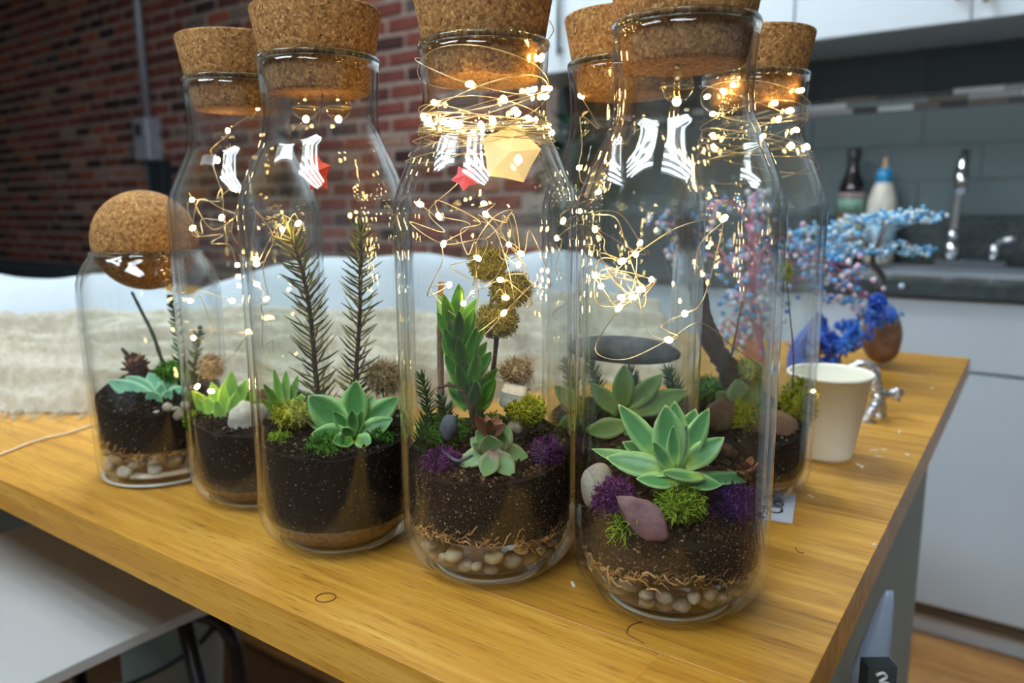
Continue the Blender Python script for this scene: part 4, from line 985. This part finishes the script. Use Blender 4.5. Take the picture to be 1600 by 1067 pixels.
moss('A', 982, 822, -.92, 56, 38, .008, M['moss_green'], 'thin green moss wisps under the stone chip', 160, .008, .0003, 4, core=False)
def cone(k_, x, y, k, wpx, label, seed=0):
    p = inb(k_, x, y, k); s_ = pxm(k_) * wpx / 2; t = empty('pine_cone', p - V((0, 0, s_ * .8)), label, 'pine cone'); rr = random.Random(seed)
    b = MB(); b.ball(p, (s_ * .6, s_ * .6, s_ * .7), 12, 8); b.build('core', M['cone'], t)
    for i in range(26):
        z = -1 + 2 * (i + .5) / 26; a = i * 2.4; d = V((math.cos(a) * math.sqrt(1 - z * z), math.sin(a) * math.sqrt(1 - z * z), z))
        leaf(t, p + d * s_ * .45, p + (d + V((0, 0, .35))).normalized() * s_ * 1.1, s_ * .55, (0, 0, 1), M['dry_leaf'] if i % 3 == 0 else M['cone'], .1, .0008, .3, WP, 'scale')
    return t
cone('A', 1165, 742, -.15, 58, 'small brown pine cone beside the front rosette')
twig('A', [(1120, 720, .2), (1150, 735, .0), (1195, 775, -.2)], .0011, M['bark'], 'thin brown twig by the pine cone in the front bottle')
moss('A', 1000, 716, .45, 110, 40, .03, M['moss_emerald'], 'dark moss low behind the front rosette', 800, .0045, .0004, 63)
twig('A', [(1108, 716, -.1), (1128, 704, -.05), (1150, 712, -.1)], .0060, M['bark'], 'chunky dark bark piece behind the pine cone', 'bark_chip', 'bark')
# --- bottle B (middle)
rosette('hens_and_chicks', 'B', 'small pink-edged rosette with dried brown crown in middle bottle', [
    (714, 727, -.6, 770, 702, -.55, 32, .55), (756, 745, -.95, 772, 706, -.7, 34, .6), (803, 744, -.95, 772, 706, -.7, 34, .55), (826, 714, -.55, 776, 702, -.55, 32, .55), (735, 684, -.35, 768, 710, -.5, 30, .7), (795, 664, -.35, 776, 708, -.5, 34, .75),
    (744, 672, -.5, 768, 708, -.55, 26, .8), (762, 680, -.75, 770, 712, -.65, 40, .85), (784, 672, -.6, 774, 710, -.6, 36, .85), (738, 694, -.75, 768, 708, -.6, 22, .6)], M['leafP'])
rosette('dried_flower', 'B', 'dried brown flower head on top of the pink-edged rosette', [
    (742 + 6 * i, 648 + (i % 3) * 7, -.75 + .12 * (i % 4), 764 + (i % 2) * 4, 682, -.58, 17, .7) for i in range(9)], M['dry_leaf'], 'flower')
lv = []
for i in range(30):
    f_ = i / 29; y0 = 640 - 145 * f_; x0 = 742 - 34 * f_; sd = ((i * 137) % 360) / 57.3; k0 = -.15 + .3 * math.cos(sd)
    sp_ = 44 - 12 * f_; dx = math.sin(sd) * sp_; lv.append((x0 + dx + 2, y0 - 42 - 6 * f_ + (8 if abs(dx) > 25 else -4), -.15 + .45 * -math.cos(sd), x0 + dx * .18, y0 + 8, -.15, 25 - 4 * f_, .55))
rosette('jade_plant', 'B', 'tall green succulent with stacked pointed leaves in middle bottle', lv, M['leafB'], stem=([(746, 664, -.15), (742, 630, -.15), (722, 560, -.15), (708, 500, -.15)], .0045), th=.0028, prof=WPJ)
moss('B', 690, 724, -.72, 60, 46, .018, M['moss_purple'], 'purple moss tuft left of the pink-edged rosette', 935, 0.0043, .00034, 5)
moss('B', 855, 710, -.60, 56, 54, .022, M['moss_purple'], 'round purple moss ball at the wall of the middle bottle', 1105, 0.0043, .00034, 6)
stone('B', 658, 738, -.6, 36, 40, .014, M['tan_stone'], 'round tan pebble beside purple moss in middle bottle', 0, .1, 4)
b = MB(); p_ = inb('B', 802, 618, .15); b.box(-.0075, .0075, -.007, .007, -.006, .006, .0012); R_ = Euler((.25, .2, .5)).to_matrix(); b.v = [R_ @ q_ + p_ for q_ in b.v]
tag(b.build('white_stone', M['white_stone'], smooth=False), 'angular white stone cube on moss in middle bottle', 'stone')
stone('B', 806, 666, -.1, 26, 24, .01, M['pebble'], 'small grey stone under the white cube in middle bottle', .2, .2, 7)
moss('B', 822, 640, .05, 70, 46, .03, M['moss_yellow'], 'yellow green moss below the white stone cube', 1360, 0.0036, .0004, 7)
moss('B', 808, 580, .35, 56, 40, .02, M['moss_tan'], 'tan dried moss behind the white stone cube', 595, 0.0050, .0003, 8)
sprig('B', [(660, 740, -.2), (656, 690, -.15), (668, 640, -.1), (660, 592, -.1)], 'feathery dark green sprig at the wall of middle bottle', 130, .008, .0006, M['fern'], 'fern_sprig', 'sprig', 3, M['stem_green'], .0005, .7, 'fronds')
sprig('B', [(690, 720, .1), (700, 670, .1), (690, 620, .2)], 'short dark green sprig behind curved twig in middle bottle', 110, .008, .0006, M['fern'], 'fern_sprig', 'sprig', 4, M['stem_green'], .0005, .7, 'fronds')
twig('B', [(742, 672, -.4), (736, 640, -.4), (722, 612, -.38), (704, 602, -.35), (684, 606, -.3)], .0017, M['bark'], 'dark curved twig arching in front of the jade plant')
twig('B', [(690, 660, .2), (688, 560, .25), (687, 480, .25), (690, 440, .25)], .0021, M['bark_pale'], 'upright brown stick behind the jade plant', taper=.2)
twig('B', [(768, 600, .5), (776, 520, .5), (768, 468, .5), (790, 410, .5)], .0017, M['bark'], 'thin branch carrying olive moss puffs in middle bottle')
moss('B', 762, 412, .48, 66, 56, .026, M['moss_olive'], 'upper olive moss puff on the thin branch', 1500, .0036, .00036, 9)
moss('B', 798, 452, .50, 72, 62, .026, M['moss_olive'], 'middle olive moss puff on the thin branch', 1600, .0036, .00036, 10)
moss('B', 776, 502, .48, 74, 60, .026, M['moss_olive'], 'lowest olive moss puff on the thin branch', 1600, .0036, .00036, 11)
twig('B', [(690, 705, -.7), (715, 720, -.85), (738, 712, -.85)], .0014, M['slate'], 'dark bark chip on soil in middle bottle')
moss('B', 690, 672, .15, 84, 50, .03, M['moss_emerald'], 'dark green moss at the foot of the jade plant', 900, .0045, .0004, 61)
moss('B', 762, 664, .35, 70, 36, .02, M['moss_emerald'], 'low green moss behind the dried flower head', 600, .0045, .0004, 62)
stone('B', 700, 668, -.15, 30, 44, .012, M['slate'], 'dark upright stone chip between sprig and jade plant', .25, .2, 31)
# --- bottle C
rosette('succulent_rosette', 'C', 'green rosette succulent below the two fir sprigs', [
    (481, 618, -.35, 544, 672, -.4, 54, .85), (557, 594, -.25, 550, 672, -.35, 46, .9), (623, 620, -.3, 562, 672, -.4, 40, .75), (584, 616, .0, 556, 668, -.3, 24, .9), (614, 654, -.6, 558, 680, -.5, 32, .6), (482, 700, -.75, 546, 684, -.6, 30, .5),
    (486, 678, -.7, 548, 682, -.55, 38, .65), (520, 690, -.85, 552, 686, -.65, 30, .5), (580, 692, -.85, 556, 686, -.65, 28, .5), (521, 642, -.55, 548, 678, -.5, 22, .85), (550, 640, -.6, 552, 678, -.5, 20, .85), (566, 640, -.55, 556, 678, -.5, 16, .85), (536, 668, -.75, 552, 686, -.6, 22, .8), (470, 652, .1, 540, 672, -.3, 26, .6), (604, 694, -.7, 560, 684, -.6, 24, .5)], M['leafC'], stem=([(552, 712, -.5), (552, 690, -.5), (552, 676, -.45)], .004))
sprig('C', [(502, 650, .1), (494, 590, .1), (486, 500, .08), (474, 430, .05), (455, 370, .02)], 'leaning fir sprig with dark needles, the taller of two', 135, .0180, .0020, M['needle'], seed=11, wn=.00075, up=.55)
sprig('C', [(556, 640, .35), (556, 590, .35), (562, 500, .33), (563, 430, .3), (564, 368, .28)], 'straight upright fir sprig next to the leaning one', 130, .0165, .0019, M['needle'], seed=12, wn=.00075, up=.55)
moss('C', 436, 694, -.55, 44, 40, .02, M['moss_green'], 'green moss clump at the wall of the fir sprig bottle', 765, 0.0043, .0004, 12)
moss('C', 512, 706, -.72, 80, 56, .02, M['moss_emerald'], 'emerald moss under the rosette of the fir sprig bottle', 1190, 0.0050, .0004, 13)
moss('C', 590, 690, -.5, 56, 44, .02, M['moss_emerald'], 'dark emerald moss right of the rosette under fir sprigs', 765, 0.0050, .0004, 14)
sprig('C', [(510, 760, -.9), (516, 735, -.92), (508, 712, -.9)], 'small bright green moss sprig hanging over soil below rosette', 187, 0.0043, .0005, M['moss_emerald'], 'moss_sprig', 'sprig', 21, M['stem_green'], .0005, .5, 'fronds')
rosette('yellow_succulent', 'C', 'yellow green pointed plant behind rosette in the fir sprig bottle', [
    (428, 576, .3, 440, 640, .2, 16, .8), (412, 600, .2, 438, 640, .2, 16, .7), (447, 578, .4, 444, 640, .2, 18, .8), (466, 586, .4, 448, 640, .25, 16, .8), (480, 612, .2, 450, 642, .2, 16, .6), (408, 624, .1, 436, 644, .2, 14, .6), (470, 632, .1, 446, 650, .1, 18, .5)], M['leafD'], prof=WPN)
moss('C', 458, 646, .0, 70, 40, .03, M['moss_yellow'], 'yellow green moss behind the rosette under the fir sprigs', 850, 0.0043, .0004, 15)
moss('C', 600, 590, .55, 60, 60, .018, M['moss_tan'], 'tan dried moss puff behind the straight fir sprig', 765, 0.0058, .0003, 16)
twig('C', [(566, 735, -.85), (590, 712, -.8), (606, 690, -.6)], .0012, M['bark_pale'], 'thin pale twig lying on soil in the fir sprig bottle')
twig('C', [(470, 735, -.9), (520, 745, -.95), (560, 730, -.9)], .0008, M['bark'], 'thin dark root thread on soil in the fir sprig bottle')
# --- bottle D
rosette('lime_succulent', 'D', 'lime green pointed succulent beside the pale carved stone', [
    (300, 610, .1, 340, 660, -.1, 26, .6), (318, 618, -.3, 345, 664, -.3, 24, .7), (330, 596, .1, 348, 656, .0, 26, .8), (362, 578, .2, 356, 650, .1, 28, .85), (348, 598, -.1, 352, 656, -.1, 22, .8), (386, 592, .2, 362, 648, .1, 24, .8), (402, 610, .2, 366, 650, .1, 22, .7), (318, 644, -.5, 350, 668, -.4, 28, .6), (306, 640, -.2, 344, 664, -.2, 24, .6), (372, 612, -.1, 358, 654, -.1, 22, .8), (336, 624, -.4, 350, 664, -.35, 20, .7)], M['leafD'])
stone('D', 384, 655, -.65, 52, 56, .02, M['pale_stone'], 'pale carved stone on the soil beside the lime succulent', -.2, .22, 9, 'carved_stone', 1.8)
moss('D', 326, 668, -.6, 60, 34, .02, M['moss_emerald'], 'dark green moss on soil below the lime succulent', 850, 0.0043, .0004, 17)
moss('D', 310, 655, -.2, 40, 30, .02, M['moss_green'], 'green moss at the wall left of the lime succulent', 510, 0.0043, .0004, 18)
stone('D', 412, 646, -.4, 34, 34, .014, M['pale_stone'], 'small pale stone next to the carved stone', .1, .2, 10)
moss('D', 330, 572, .5, 40, 44, .02, M['moss_tan'], 'brown dried moss behind the lime succulent', 510, 0.0043, .0003, 19)
# --- jar E
rosette('mint_rosette', 'E', 'mint green rosette succulent in the ball-corked jar', [
    (158, 632, -.55, 246, 634, -.35, 26, .4), (167, 594, -.2, 244, 626, -.25, 32, .65), (196, 588, .1, 246, 624, -.15, 32, .75), (232, 582, .15, 250, 622, -.1, 34, .8), (270, 586, .1, 254, 622, -.1, 34, .8), (292, 606, -.1, 256, 626, -.2, 30, .6), (300, 640, -.4, 258, 632, -.3, 26, .5), (183, 660, -.75, 248, 638, -.45, 34, .5), (220, 656, -.8, 250, 640, -.5, 30, .5), (252, 600, -.3, 252, 630, -.3, 24, .85), (268, 610, -.35, 254, 630, -.3, 20, .8), (230, 612, -.45, 250, 634, -.4, 26, .7), (276, 650, -.7, 254, 638, -.45, 24, .5)], M['leafE'])
for i_, (x, y, w_, h_) in enumerate([(248, 650, 24, 18), (276, 646, 24, 22), (232, 664, 20, 16), (262, 636, 16, 14), (290, 634, 16, 14)]):
    o_ = stone('E', x, y, -.82, w_, h_, .008, M['pale_stone'], ['white oval pebble in front of mint rosette, middle of the row', 'largest white pebble right of the mint rosette', 'lowest white pebble on the jar soil', 'small white pebble behind the larger two', 'small white pebble at the right jar wall'][i_], .2 * i_, .15, i_ + 20.0, 'white_pebble')
    o_['group'] = 'white pebbles on the jar soil'
twig('E', [(264, 600, .2), (252, 560, .2), (238, 520, .2), (222, 488, .2), (206, 456, .2)], .0019, M['stem_green'], 'dark leafless stem leaning up towards the cork ball', 'plant_stem', 'stem', .4)
sprig('E', [(284, 600, .3), (280, 560, .3), (276, 510, .3), (268, 470, .3)], 'thin green herb sprig beside the leaning stem', 46, .008, .0008, M['fern'], 'herb_sprig', 'sprig', 31, M['stem_green'], .0011, .6, 'leaves')
sprig('E', [(300, 600, .3), (306, 560, .3), (312, 520, .3)], 'short green herb sprig at the right wall of the jar', 36, .008, .0008, M['fern'], 'herb_sprig', 'sprig', 32, M['stem_green'], .0011, .6, 'leaves')
cone('E', 212, 572, .35, 44, 'brown crumbled cone behind the mint rosette', 3)
twig('E', [(230, 580, .3), (205, 560, .3), (190, 544, .3)], .0026, M['bark'], 'short thick bark stub behind the mint rosette')
moss('E', 268, 580, .1, 50, 36, .02, M['moss_emerald'], 'green moss at the foot of the leaning stem', 595, 0.0043, .0004, 33)
# --- bottle G
rosette('dusty_rosette', 'G', 'dusty green broad-leaved succulent in the dark stone bottle', [
    (976, 568, -.15, 972, 640, -.2, 36, .85), (1036, 584, .0, 980, 640, -.2, 34, .8), (1076, 610, -.1, 986, 646, -.25, 38, .65), (922, 598, -.1, 966, 646, -.25, 30, .75), (918, 676, -.6, 978, 664, -.45, 38, .5), (866, 602, -.2, 908, 640, -.3, 30, .7), (868, 676, -.5, 910, 650, -.4, 32, .6), (945, 610, .2, 968, 640, -.1, 26, .8), (1010, 600, .2, 976, 640, -.1, 28, .8), (1000, 690, -.7, 978, 660, -.4, 30, .5), (904, 690, -.6, 950, 662, -.4, 28, .5)], M['leafG'])
o_ = stone('G', 975, 546, .55, 190, 46, .034, M['slate'], 'large flat dark grey stone standing behind broad-leaved succulent', .06, .15, 12, 'slate_stone', 1.0)
for i_, (x, lb) in enumerate([(930, 'left of dusty succulent'), (1050, 'right of dusty succulent'), (892, 'at the wall of the dark stone bottle'), (990, 'behind dusty succulent')]):
    sprig('G', [(x, 650, .3), (x + 4, 610, .35), (x - 6, 570 + 12 * (i_ % 2), .4)], 'dark green fern tuft ' + lb, 120, .009, .0006, M['fern'], 'fern_sprig', 'sprig', 41 + i_, M['stem_green'], .0005, .7, 'fronds')
moss('G', 968, 655, .3, 190, 50, .04, M['moss_emerald'], 'dark green moss mat under the dark flat stone', 1530, 0.0050, .0004, 44)
moss('G', 905, 690, -.3, 60, 40, .03, M['moss_violet'], 'dull purple moss at the base of dusty succulent', 595, 0.0043, .0003, 45)
# --- bottle H
twig('H', [(1146, 600, .1), (1136, 572, .1), (1118, 545, .1), (1100, 500, .1), (1090, 450, .1), (1078, 395, .1), (1066, 340, .05)], .0088, M['bark'], 'curved dark driftwood branch leaning inside the rear bottle', 'driftwood_branch', 'branch', .35)
moss('H', 1168, 582, .1, 50, 46, .03, M['moss_yellow'], 'lime moss at the foot of the driftwood branch', 850, 0.0043, .0004, 51)
moss('H', 1160, 652, -.4, 62, 58, .03, M['moss_yellow'], 'lime moss clump between the two brown stones', 1105, 0.0043, .0004, 52)
moss('H', 1248, 630, -.1, 60, 96, .03, M['moss_yellow'], 'tall lime moss clump beside the paper cup wall', 1615, 0.0043, .0004, 53)
stone('H', 1207, 668, -.62, 82, 58, .02, M['brown_stone'], 'large rounded brown stone in the driftwood bottle', .1, .12, 14)
stone('H', 1128, 652, -.4, 52, 60, .02, M['brown_stone'], 'upright brown stone near the driftwood foot', -.1, .14, 15)
rosette('grey_succulent', 'H', 'grey green round-leaved succulent beside the driftwood', [
    (1150, 592, -.1, 1160, 640, -.2, 44, .85), (1188, 590, .0, 1168, 640, -.2, 34, .8), (1118, 612, -.1, 1152, 642, -.2, 34, .7), (1204, 620, -.1, 1170, 644, -.2, 32, .7), (1172, 606, -.3, 1164, 644, -.3, 28, .8)], M['leafH'])
moss('H', 1110, 610, .3, 60, 50, .03, M['moss_emerald'], 'dark moss behind the driftwood foot', 680, 0.0043, .0004, 54)
twig('H', [(1126, 640, .4), (1142, 560, .4), (1160, 470, .4)], .0012, M['bark_pale'], 'thin pale upright twig behind the driftwood')
twig('H', [(1236, 640, -.2), (1240, 560, -.3), (1234, 490, -.35), (1229, 432, -.35)], .0007, M['stem_green'], 'thin green stalk carrying the yellow tuft')
moss('H', 1228, 424, -.35, 20, 32, .008, M['moss_yellow'], 'small yellow moss tuft on a thin stalk in the driftwood bottle', 272, 0.0029, .0004, 55)
# ---------------------------------------------------------------- fairy lights
def led_mesh():
    b = MB(); b.lathe([(0, -.0024), (.0010, -.0020), (.0015, -.0008), (.0015, .0008), (.0009, .0020), (0, .0024)], (0, 0, 0), 10); o = b.build('led_bulb', M['led'], None, org=(0, 0, 0)); m_ = o.data; bpy.data.objects.remove(o); return m_
LED = led_mesh()
def fairy(label, paths, leds, wr=.00030, wmat=None, dim=None):
    """paths: lists of points (smoothed); leds: points"""
    root = paths[0][0] if paths else leds[0]
    t = empty('fairy_lights', root, label, 'string lights', 'warm fairy light strings')
    for P_ in paths:
        b = MB(); b.tube(P_, wr, 5); b.build('wire', wmat or M['wire'], t, org=P_[0])
    for p in leds:
        o = bpy.data.objects.new('led_bulb', LED); col.objects.link(o); o.parent = t; o.location = V(p) - t.location
        o.rotation_euler = (rnd.uniform(0, 3), rnd.uniform(0, 3), rnd.uniform(0, 3))
    return t
def clampin(k_, p, r0=.0475, ztop=.222):
    c = V((*BOT[k_], 0)); q = V((p.x - c.x, p.y - c.y, 0)); z = p.z - TT; r = r0
    if z > .222: r = max(.030, r0 - (z - .222) * .46)
    if q.length > r: q = q * (r / q.length)
    return V((c.x + q.x, c.y + q.y, p.z))
def tangle(k_, leds, order=True, jit=.010, extra=2, seed=0, n=7):
    rr = random.Random(seed); pts = []
    for i, p in enumerate(leds):
        pts.append(p)
        if i < len(leds) - 1:
            q = leds[i + 1]
            for e in range(extra):
                f_ = (e + 1) / (extra + 1); pts.append(clampin(k_, p.lerp(q, f_) + V((rr.gauss(0, jit), rr.gauss(0, jit), rr.gauss(0, jit) + jit * .2))))
    return [clampin(k_, p) for p in cr(pts, n)]
def necklace(k_, zs, turns, r, seed, start=0.0, amp=.003):
    rr = random.Random(seed); c = V((*BOT[k_], TT)); P_ = []; n = int(turns * 16); z0, z1 = zs
    for i in range(n + 1):
        a = start + 2 * math.pi * i / 16; f_ = i / n; z = z0 + (z1 - z0) * f_ + amp * math.sin(a * 1.37 + seed) + amp * .6 * math.sin(a * .61 + 2 * seed)
        rr_ = r(z) + .0010 + .0016 * abs(math.sin(a * 2.3 + seed * 3)) ** 3; P_.append(c + V((math.cos(a) * rr_, math.sin(a) * rr_, z)))
    return cr(P_, 3)
import bisect
def rneck(z):
    T_ = [(zz, r) for r, zz in NECK]
    for (a, ra), (b_, rb) in zip(T_[:-1], T_[1:]):
        if a <= z <= b_: return ra + (rb - ra) * (z - a) / (b_ - a)
    return T_[-1][1] if z > T_[-1][0] else T_[0][1]
def onneck(k_, px, py, off=.002):
    """point on the outside of the neck / shoulder seen at a pixel (front side)"""
    c = V((*BOT[k_], 0)); D = bdep(k_); Y = D - .036
    for _ in range(6):
        p = at(px, py, Y); r = rneck(p.z - TT) + off; lat = (V((p.x, p.y, 0)) - c).dot(HR); Y = D - math.sqrt(max(r * r - lat * lat, 0.0))
    return at(px, py, Y)
# middle bottle: outside of the neck
out_px = [(662, 183), (669, 193), (678, 160), (693, 190), (706, 192), (716, 193), (734, 131), (788, 155), (805, 172), (826, 185), (833, 140), (852, 151), (857, 138), (846, 90), (811, 248), (752, 196), (770, 188)]
leds = [onneck('B', x, y) for x, y in out_px]
c_ = V((*BOT['B'], TT))
for a_ in range(7): leds.append(c_ + V((math.cos(.55 + a_ * .37), math.sin(.55 + a_ * .37), 0)) * .0392 + V((0, 0, .266 + .005 * (a_ % 4))))
fairy('fairy lights wound around the outside of the middle bottle neck', [necklace('B', (.312, .270), 4, rneck, 1.0, .3, .009), necklace('B', (.272, .266), 4, rneck, 2.2, 1.0, .003), necklace('B', (.264, .2665), 3, rneck, 3.1, 2.0, .0035), necklace('B', (.285, .262), 3, rneck, 4.4, 4.0, .007), necklace('B', (.252, .262), 1, rneck, 5.2, 3.0, .004)], leds)
in_px = [(656, 319), (686, 338), (693, 381), (702, 445), (724, 474), (787, 489), (790, 465), (782, 437), (746, 403), (795, 382), (814, 396), (810, 413), (759, 335), (756, 318)]
kk = [-.55, -.6, -.4, -.2, -.5, .0, -.3, -.5, -.6, -.3, -.2, -.4, -.2, .1]
leds = [inb('B', x, y, k_) for (x, y), k_ in zip(in_px, kk)]
fairy('fairy lights coiled loosely inside the middle bottle', [tangle('B', leds, seed=3), tangle('B', [inb('B', 690, 250, -.1, .03), inb('B', 670, 330, .3), leds[2], inb('B', 740, 440, .4), inb('B', 820, 430, .2), leds[10], inb('B', 740, 345, .5), leds[5]], jit=.012, seed=8), tangle('B', [leds[1], inb('B', 720, 360, 0), leds[8], inb('B', 800, 330, .1), leds[9], inb('B', 830, 470, 0), leds[5]], jit=.008, seed=9)], leds)
# bottle D
px = [(403, 167, -.3), (356, 204, .2), (340, 250, .3), (300, 312, -.4), (301, 356, -.2), (346, 340, .2), (363, 294, .1), (399, 405, .0), (371, 414, -.3), (401, 444, .3), (416, 467, .0), (363, 470, .4), (292, 470, .0), (285, 528, -.1), (388, 518, .3), (305, 604, -.4), (330, 611, -.5)]  # second point is a glint reflected in the glass, built as an added bulb
leds = [clampin('D', inb('D', x, y, k_)) for x, y, k_ in px]
fairy('fairy lights hanging inside the bottle beside the ball-corked jar', [tangle('D', leds, jit=.007, seed=4), tangle('D', [leds[3], inb('D', 380, 330, .2), leds[7], inb('D', 330, 380, 0), leds[4], inb('D', 370, 335, 0)], jit=.008, seed=5)], leds)
# bottle C
px = [(398, 406, .1), (368 + 12, 413, .0), (441, 358, -.2), (466, 349, -.1)]
leds = [clampin('C', inb('C', x, y, k_)) for x, y, k_ in px]
fairy('thin fairy light strand behind the fir sprigs', [tangle('C', leds + [inb('C', 400, 330, .2), inb('C', 420, 470, .3), inb('C', 405, 540, .4), inb('C', 440, 575, .4)], jit=.005, seed=6)], leds)
# bottle A
px = [(930, 358, -.3), (972, 408, -.2), (993, 397, .1), (1018, 437, -.2), (1001, 452, -.4), (989, 464, -.2), (971, 465, -.5), (967, 481, -.2), (939, 447, -.1), (930, 430, -.2), (1045, 531, -.6), (1070, 490, -.5), (1131, 341, -.4)]
leds = [inb('A', x, y, k_) for x, y, k_ in px]
fairy('tangled fairy lights inside the front bottle', [tangle('A', leds, jit=.006, seed=7), tangle('A', [leds[8], leds[3], inb('A', 950, 425, 0), leds[5], inb('A', 930, 470, -.2), leds[1], inb('A', 1000, 480, -.3), leds[9], leds[2], inb('A', 960, 440, -.4)], jit=.007, seed=17, extra=1),
    tangle('A', [inb('A', 925, 335, -.3), inb('A', 962, 340, -.3), inb('A', 978, 380, -.2), leds[2]], jit=.003, seed=18, extra=0), tangle('A', [leds[7], inb('A', 930, 545, -.6), inb('A', 975, 562, -.75), leds[10], inb('A', 1095, 505, -.6), inb('A', 1150, 545, -.5), inb('A', 1200, 580, -.3)], jit=.003, seed=19, extra=0),
    tangle('A', [leds[2], inb('A', 1060, 355, -.4), leds[12], inb('A', 1095, 380, -.4), inb('A', 1085, 430, -.3)], jit=.003, seed=20, extra=0)], leds[:13])
for o in list(bpy.data.objects):
    pass
# bottle H neck
out_px = [(1253, 141), (1212, 161), (1236, 172), (1217, 186), (1245, 203), (1237, 227), (1261, 229), (1192, 213), (1145, 133), (1130, 143), (1105, 151), (1114, 178), (1114, 212), (1115, 230)]
leds = [onneck('H', x, y) for x, y in out_px]; leds.append(inb('H', 1271, 612, -.3))
fairy('fairy lights wound around the neck of the driftwood bottle', [necklace('H', (.306, .262), 5, rneck, 1.7, .8, .008), necklace('H', (.300, .255), 3, rneck, 2.9, 2.4, .008), necklace('H', (.268, .245), 2, rneck, 3.7, 4.0, .006)], leds)
# bottle G
px = [(900, 150, -.2), (905, 262, -.4), (935, 300, .1), (905, 330, .2), (880, 345, -.3), (1000, 380, .2), (870, 372, 0)]
leds = [clampin('G', inb('G', x, y, k_)) for x, y, k_ in px]
fairy('fairy lights inside the dark stone bottle', [tangle('G', leds + [inb('G', 880, 430, -.2), inb('G', 870, 500, .1)], jit=.009, seed=21)], leds)
# ---------------------------------------------------------------- pendants under the corks
def bead(k_, px, py, rpx, label, lit=True):
    D = bdep(k_); p = inb(k_, px, py, -.25, .03); s_ = rpx * pxm(k_); t = empty('glass_bead', p, label, 'glass bead', 'glass bead lights under the corks')
    b = MB(); b.ball(p, s_, 24, 16); b.build('globe', M['bead_glass'], t)
    b = MB(); b.ball(p - V((0, 0, s_ * .92)), .0022 if lit else .0024, 10, 8); b.build('led_bulb', M['led'] if lit else M['led_dim'], t)
    b = MB(); b.lathe([(s_ * .995, -.0005), (s_ * 1.01, 0), (s_ * .995, .0005)], p - V((0, 0, s_ * .1)), 24); b.build('seam', M['wire'], t)
    b = MB(); b.tube([p + V((0, 0, s_ * .98)), V((p.x, p.y, max(TT + .2946, p.z + s_ * 1.05)))], .0012, 8); b.build('pin', M['wire'], t)
bead('C', 477, 166, 20, 'lit glass bead under fir sprig cork, farther from the middle bottle'); bead('C', 528, 166, 20, 'lit glass bead under fir sprig cork, nearer the middle bottle'); bead('A', 1058, 134, 24, 'clear glass bead under the front cork with one bright bulb', False)
def thread(k_, pts, label, r=.0003):
    b = MB(); b.tube(cr([inb(k_, *q) for q in pts], 6), r, 5); tag(b.build('thread', M['dark_wire']), label, 'thread')
thread('C', [(504, 142, -.2), (503, 165, -.2), (497, 205, -.2), (496, 250, -.2)], 'dark thread holding the coral star under its cork')
thread('B', [(764, 122, -.3), (766, 150, -.3), (760, 185, -.3), (735, 262, -.3)], 'dark thread holding the pink star under the lit cork')
def star(k_, px, py, k, rpx, mat, label, seed, pts=5, fat=.62):
    p = inb(k_, px, py, k, .035); s_ = rpx * pxm(k_); rr = random.Random(seed); n = pts * 2; P = []; Fc = []
    ax = (-HF + V((rr.uniform(-.5, .5), rr.uniform(-.5, .5), rr.uniform(-.3, .3)))).normalized(); e = ax.cross(V((0, 0, 1))).normalized(); g = e.cross(ax)
    for i in range(n):
        a = 2 * math.pi * i / n + seed; r_ = s_ if i % 2 == 0 else s_ * fat; P.append(p + e * (math.cos(a) * r_) + g * (math.sin(a) * r_))
    P += [p + ax * s_ * .42, p - ax * s_ * .42]
    for i in range(n): Fc.append((i, (i + 1) % n, n)); Fc.append(((i + 1) % n, i, n + 1))
    b = MB(); b.add(P, Fc); tag(b.build('paper_star', mat, smooth=False), label, 'paper star')
star('C', 496, 270, -.2, 31, M['star_red'], 'coral red folded paper star hanging in the fir sprig bottle', .3)
star('B', 727, 278, -.3, 22, M['star_pink'], 'pink folded paper star hanging in the middle bottle', 1.1)
star('B', 797, 240, .1, 48, M['star_cream'], 'large cream folded paper star hanging in the middle bottle', .5, 5, .78)
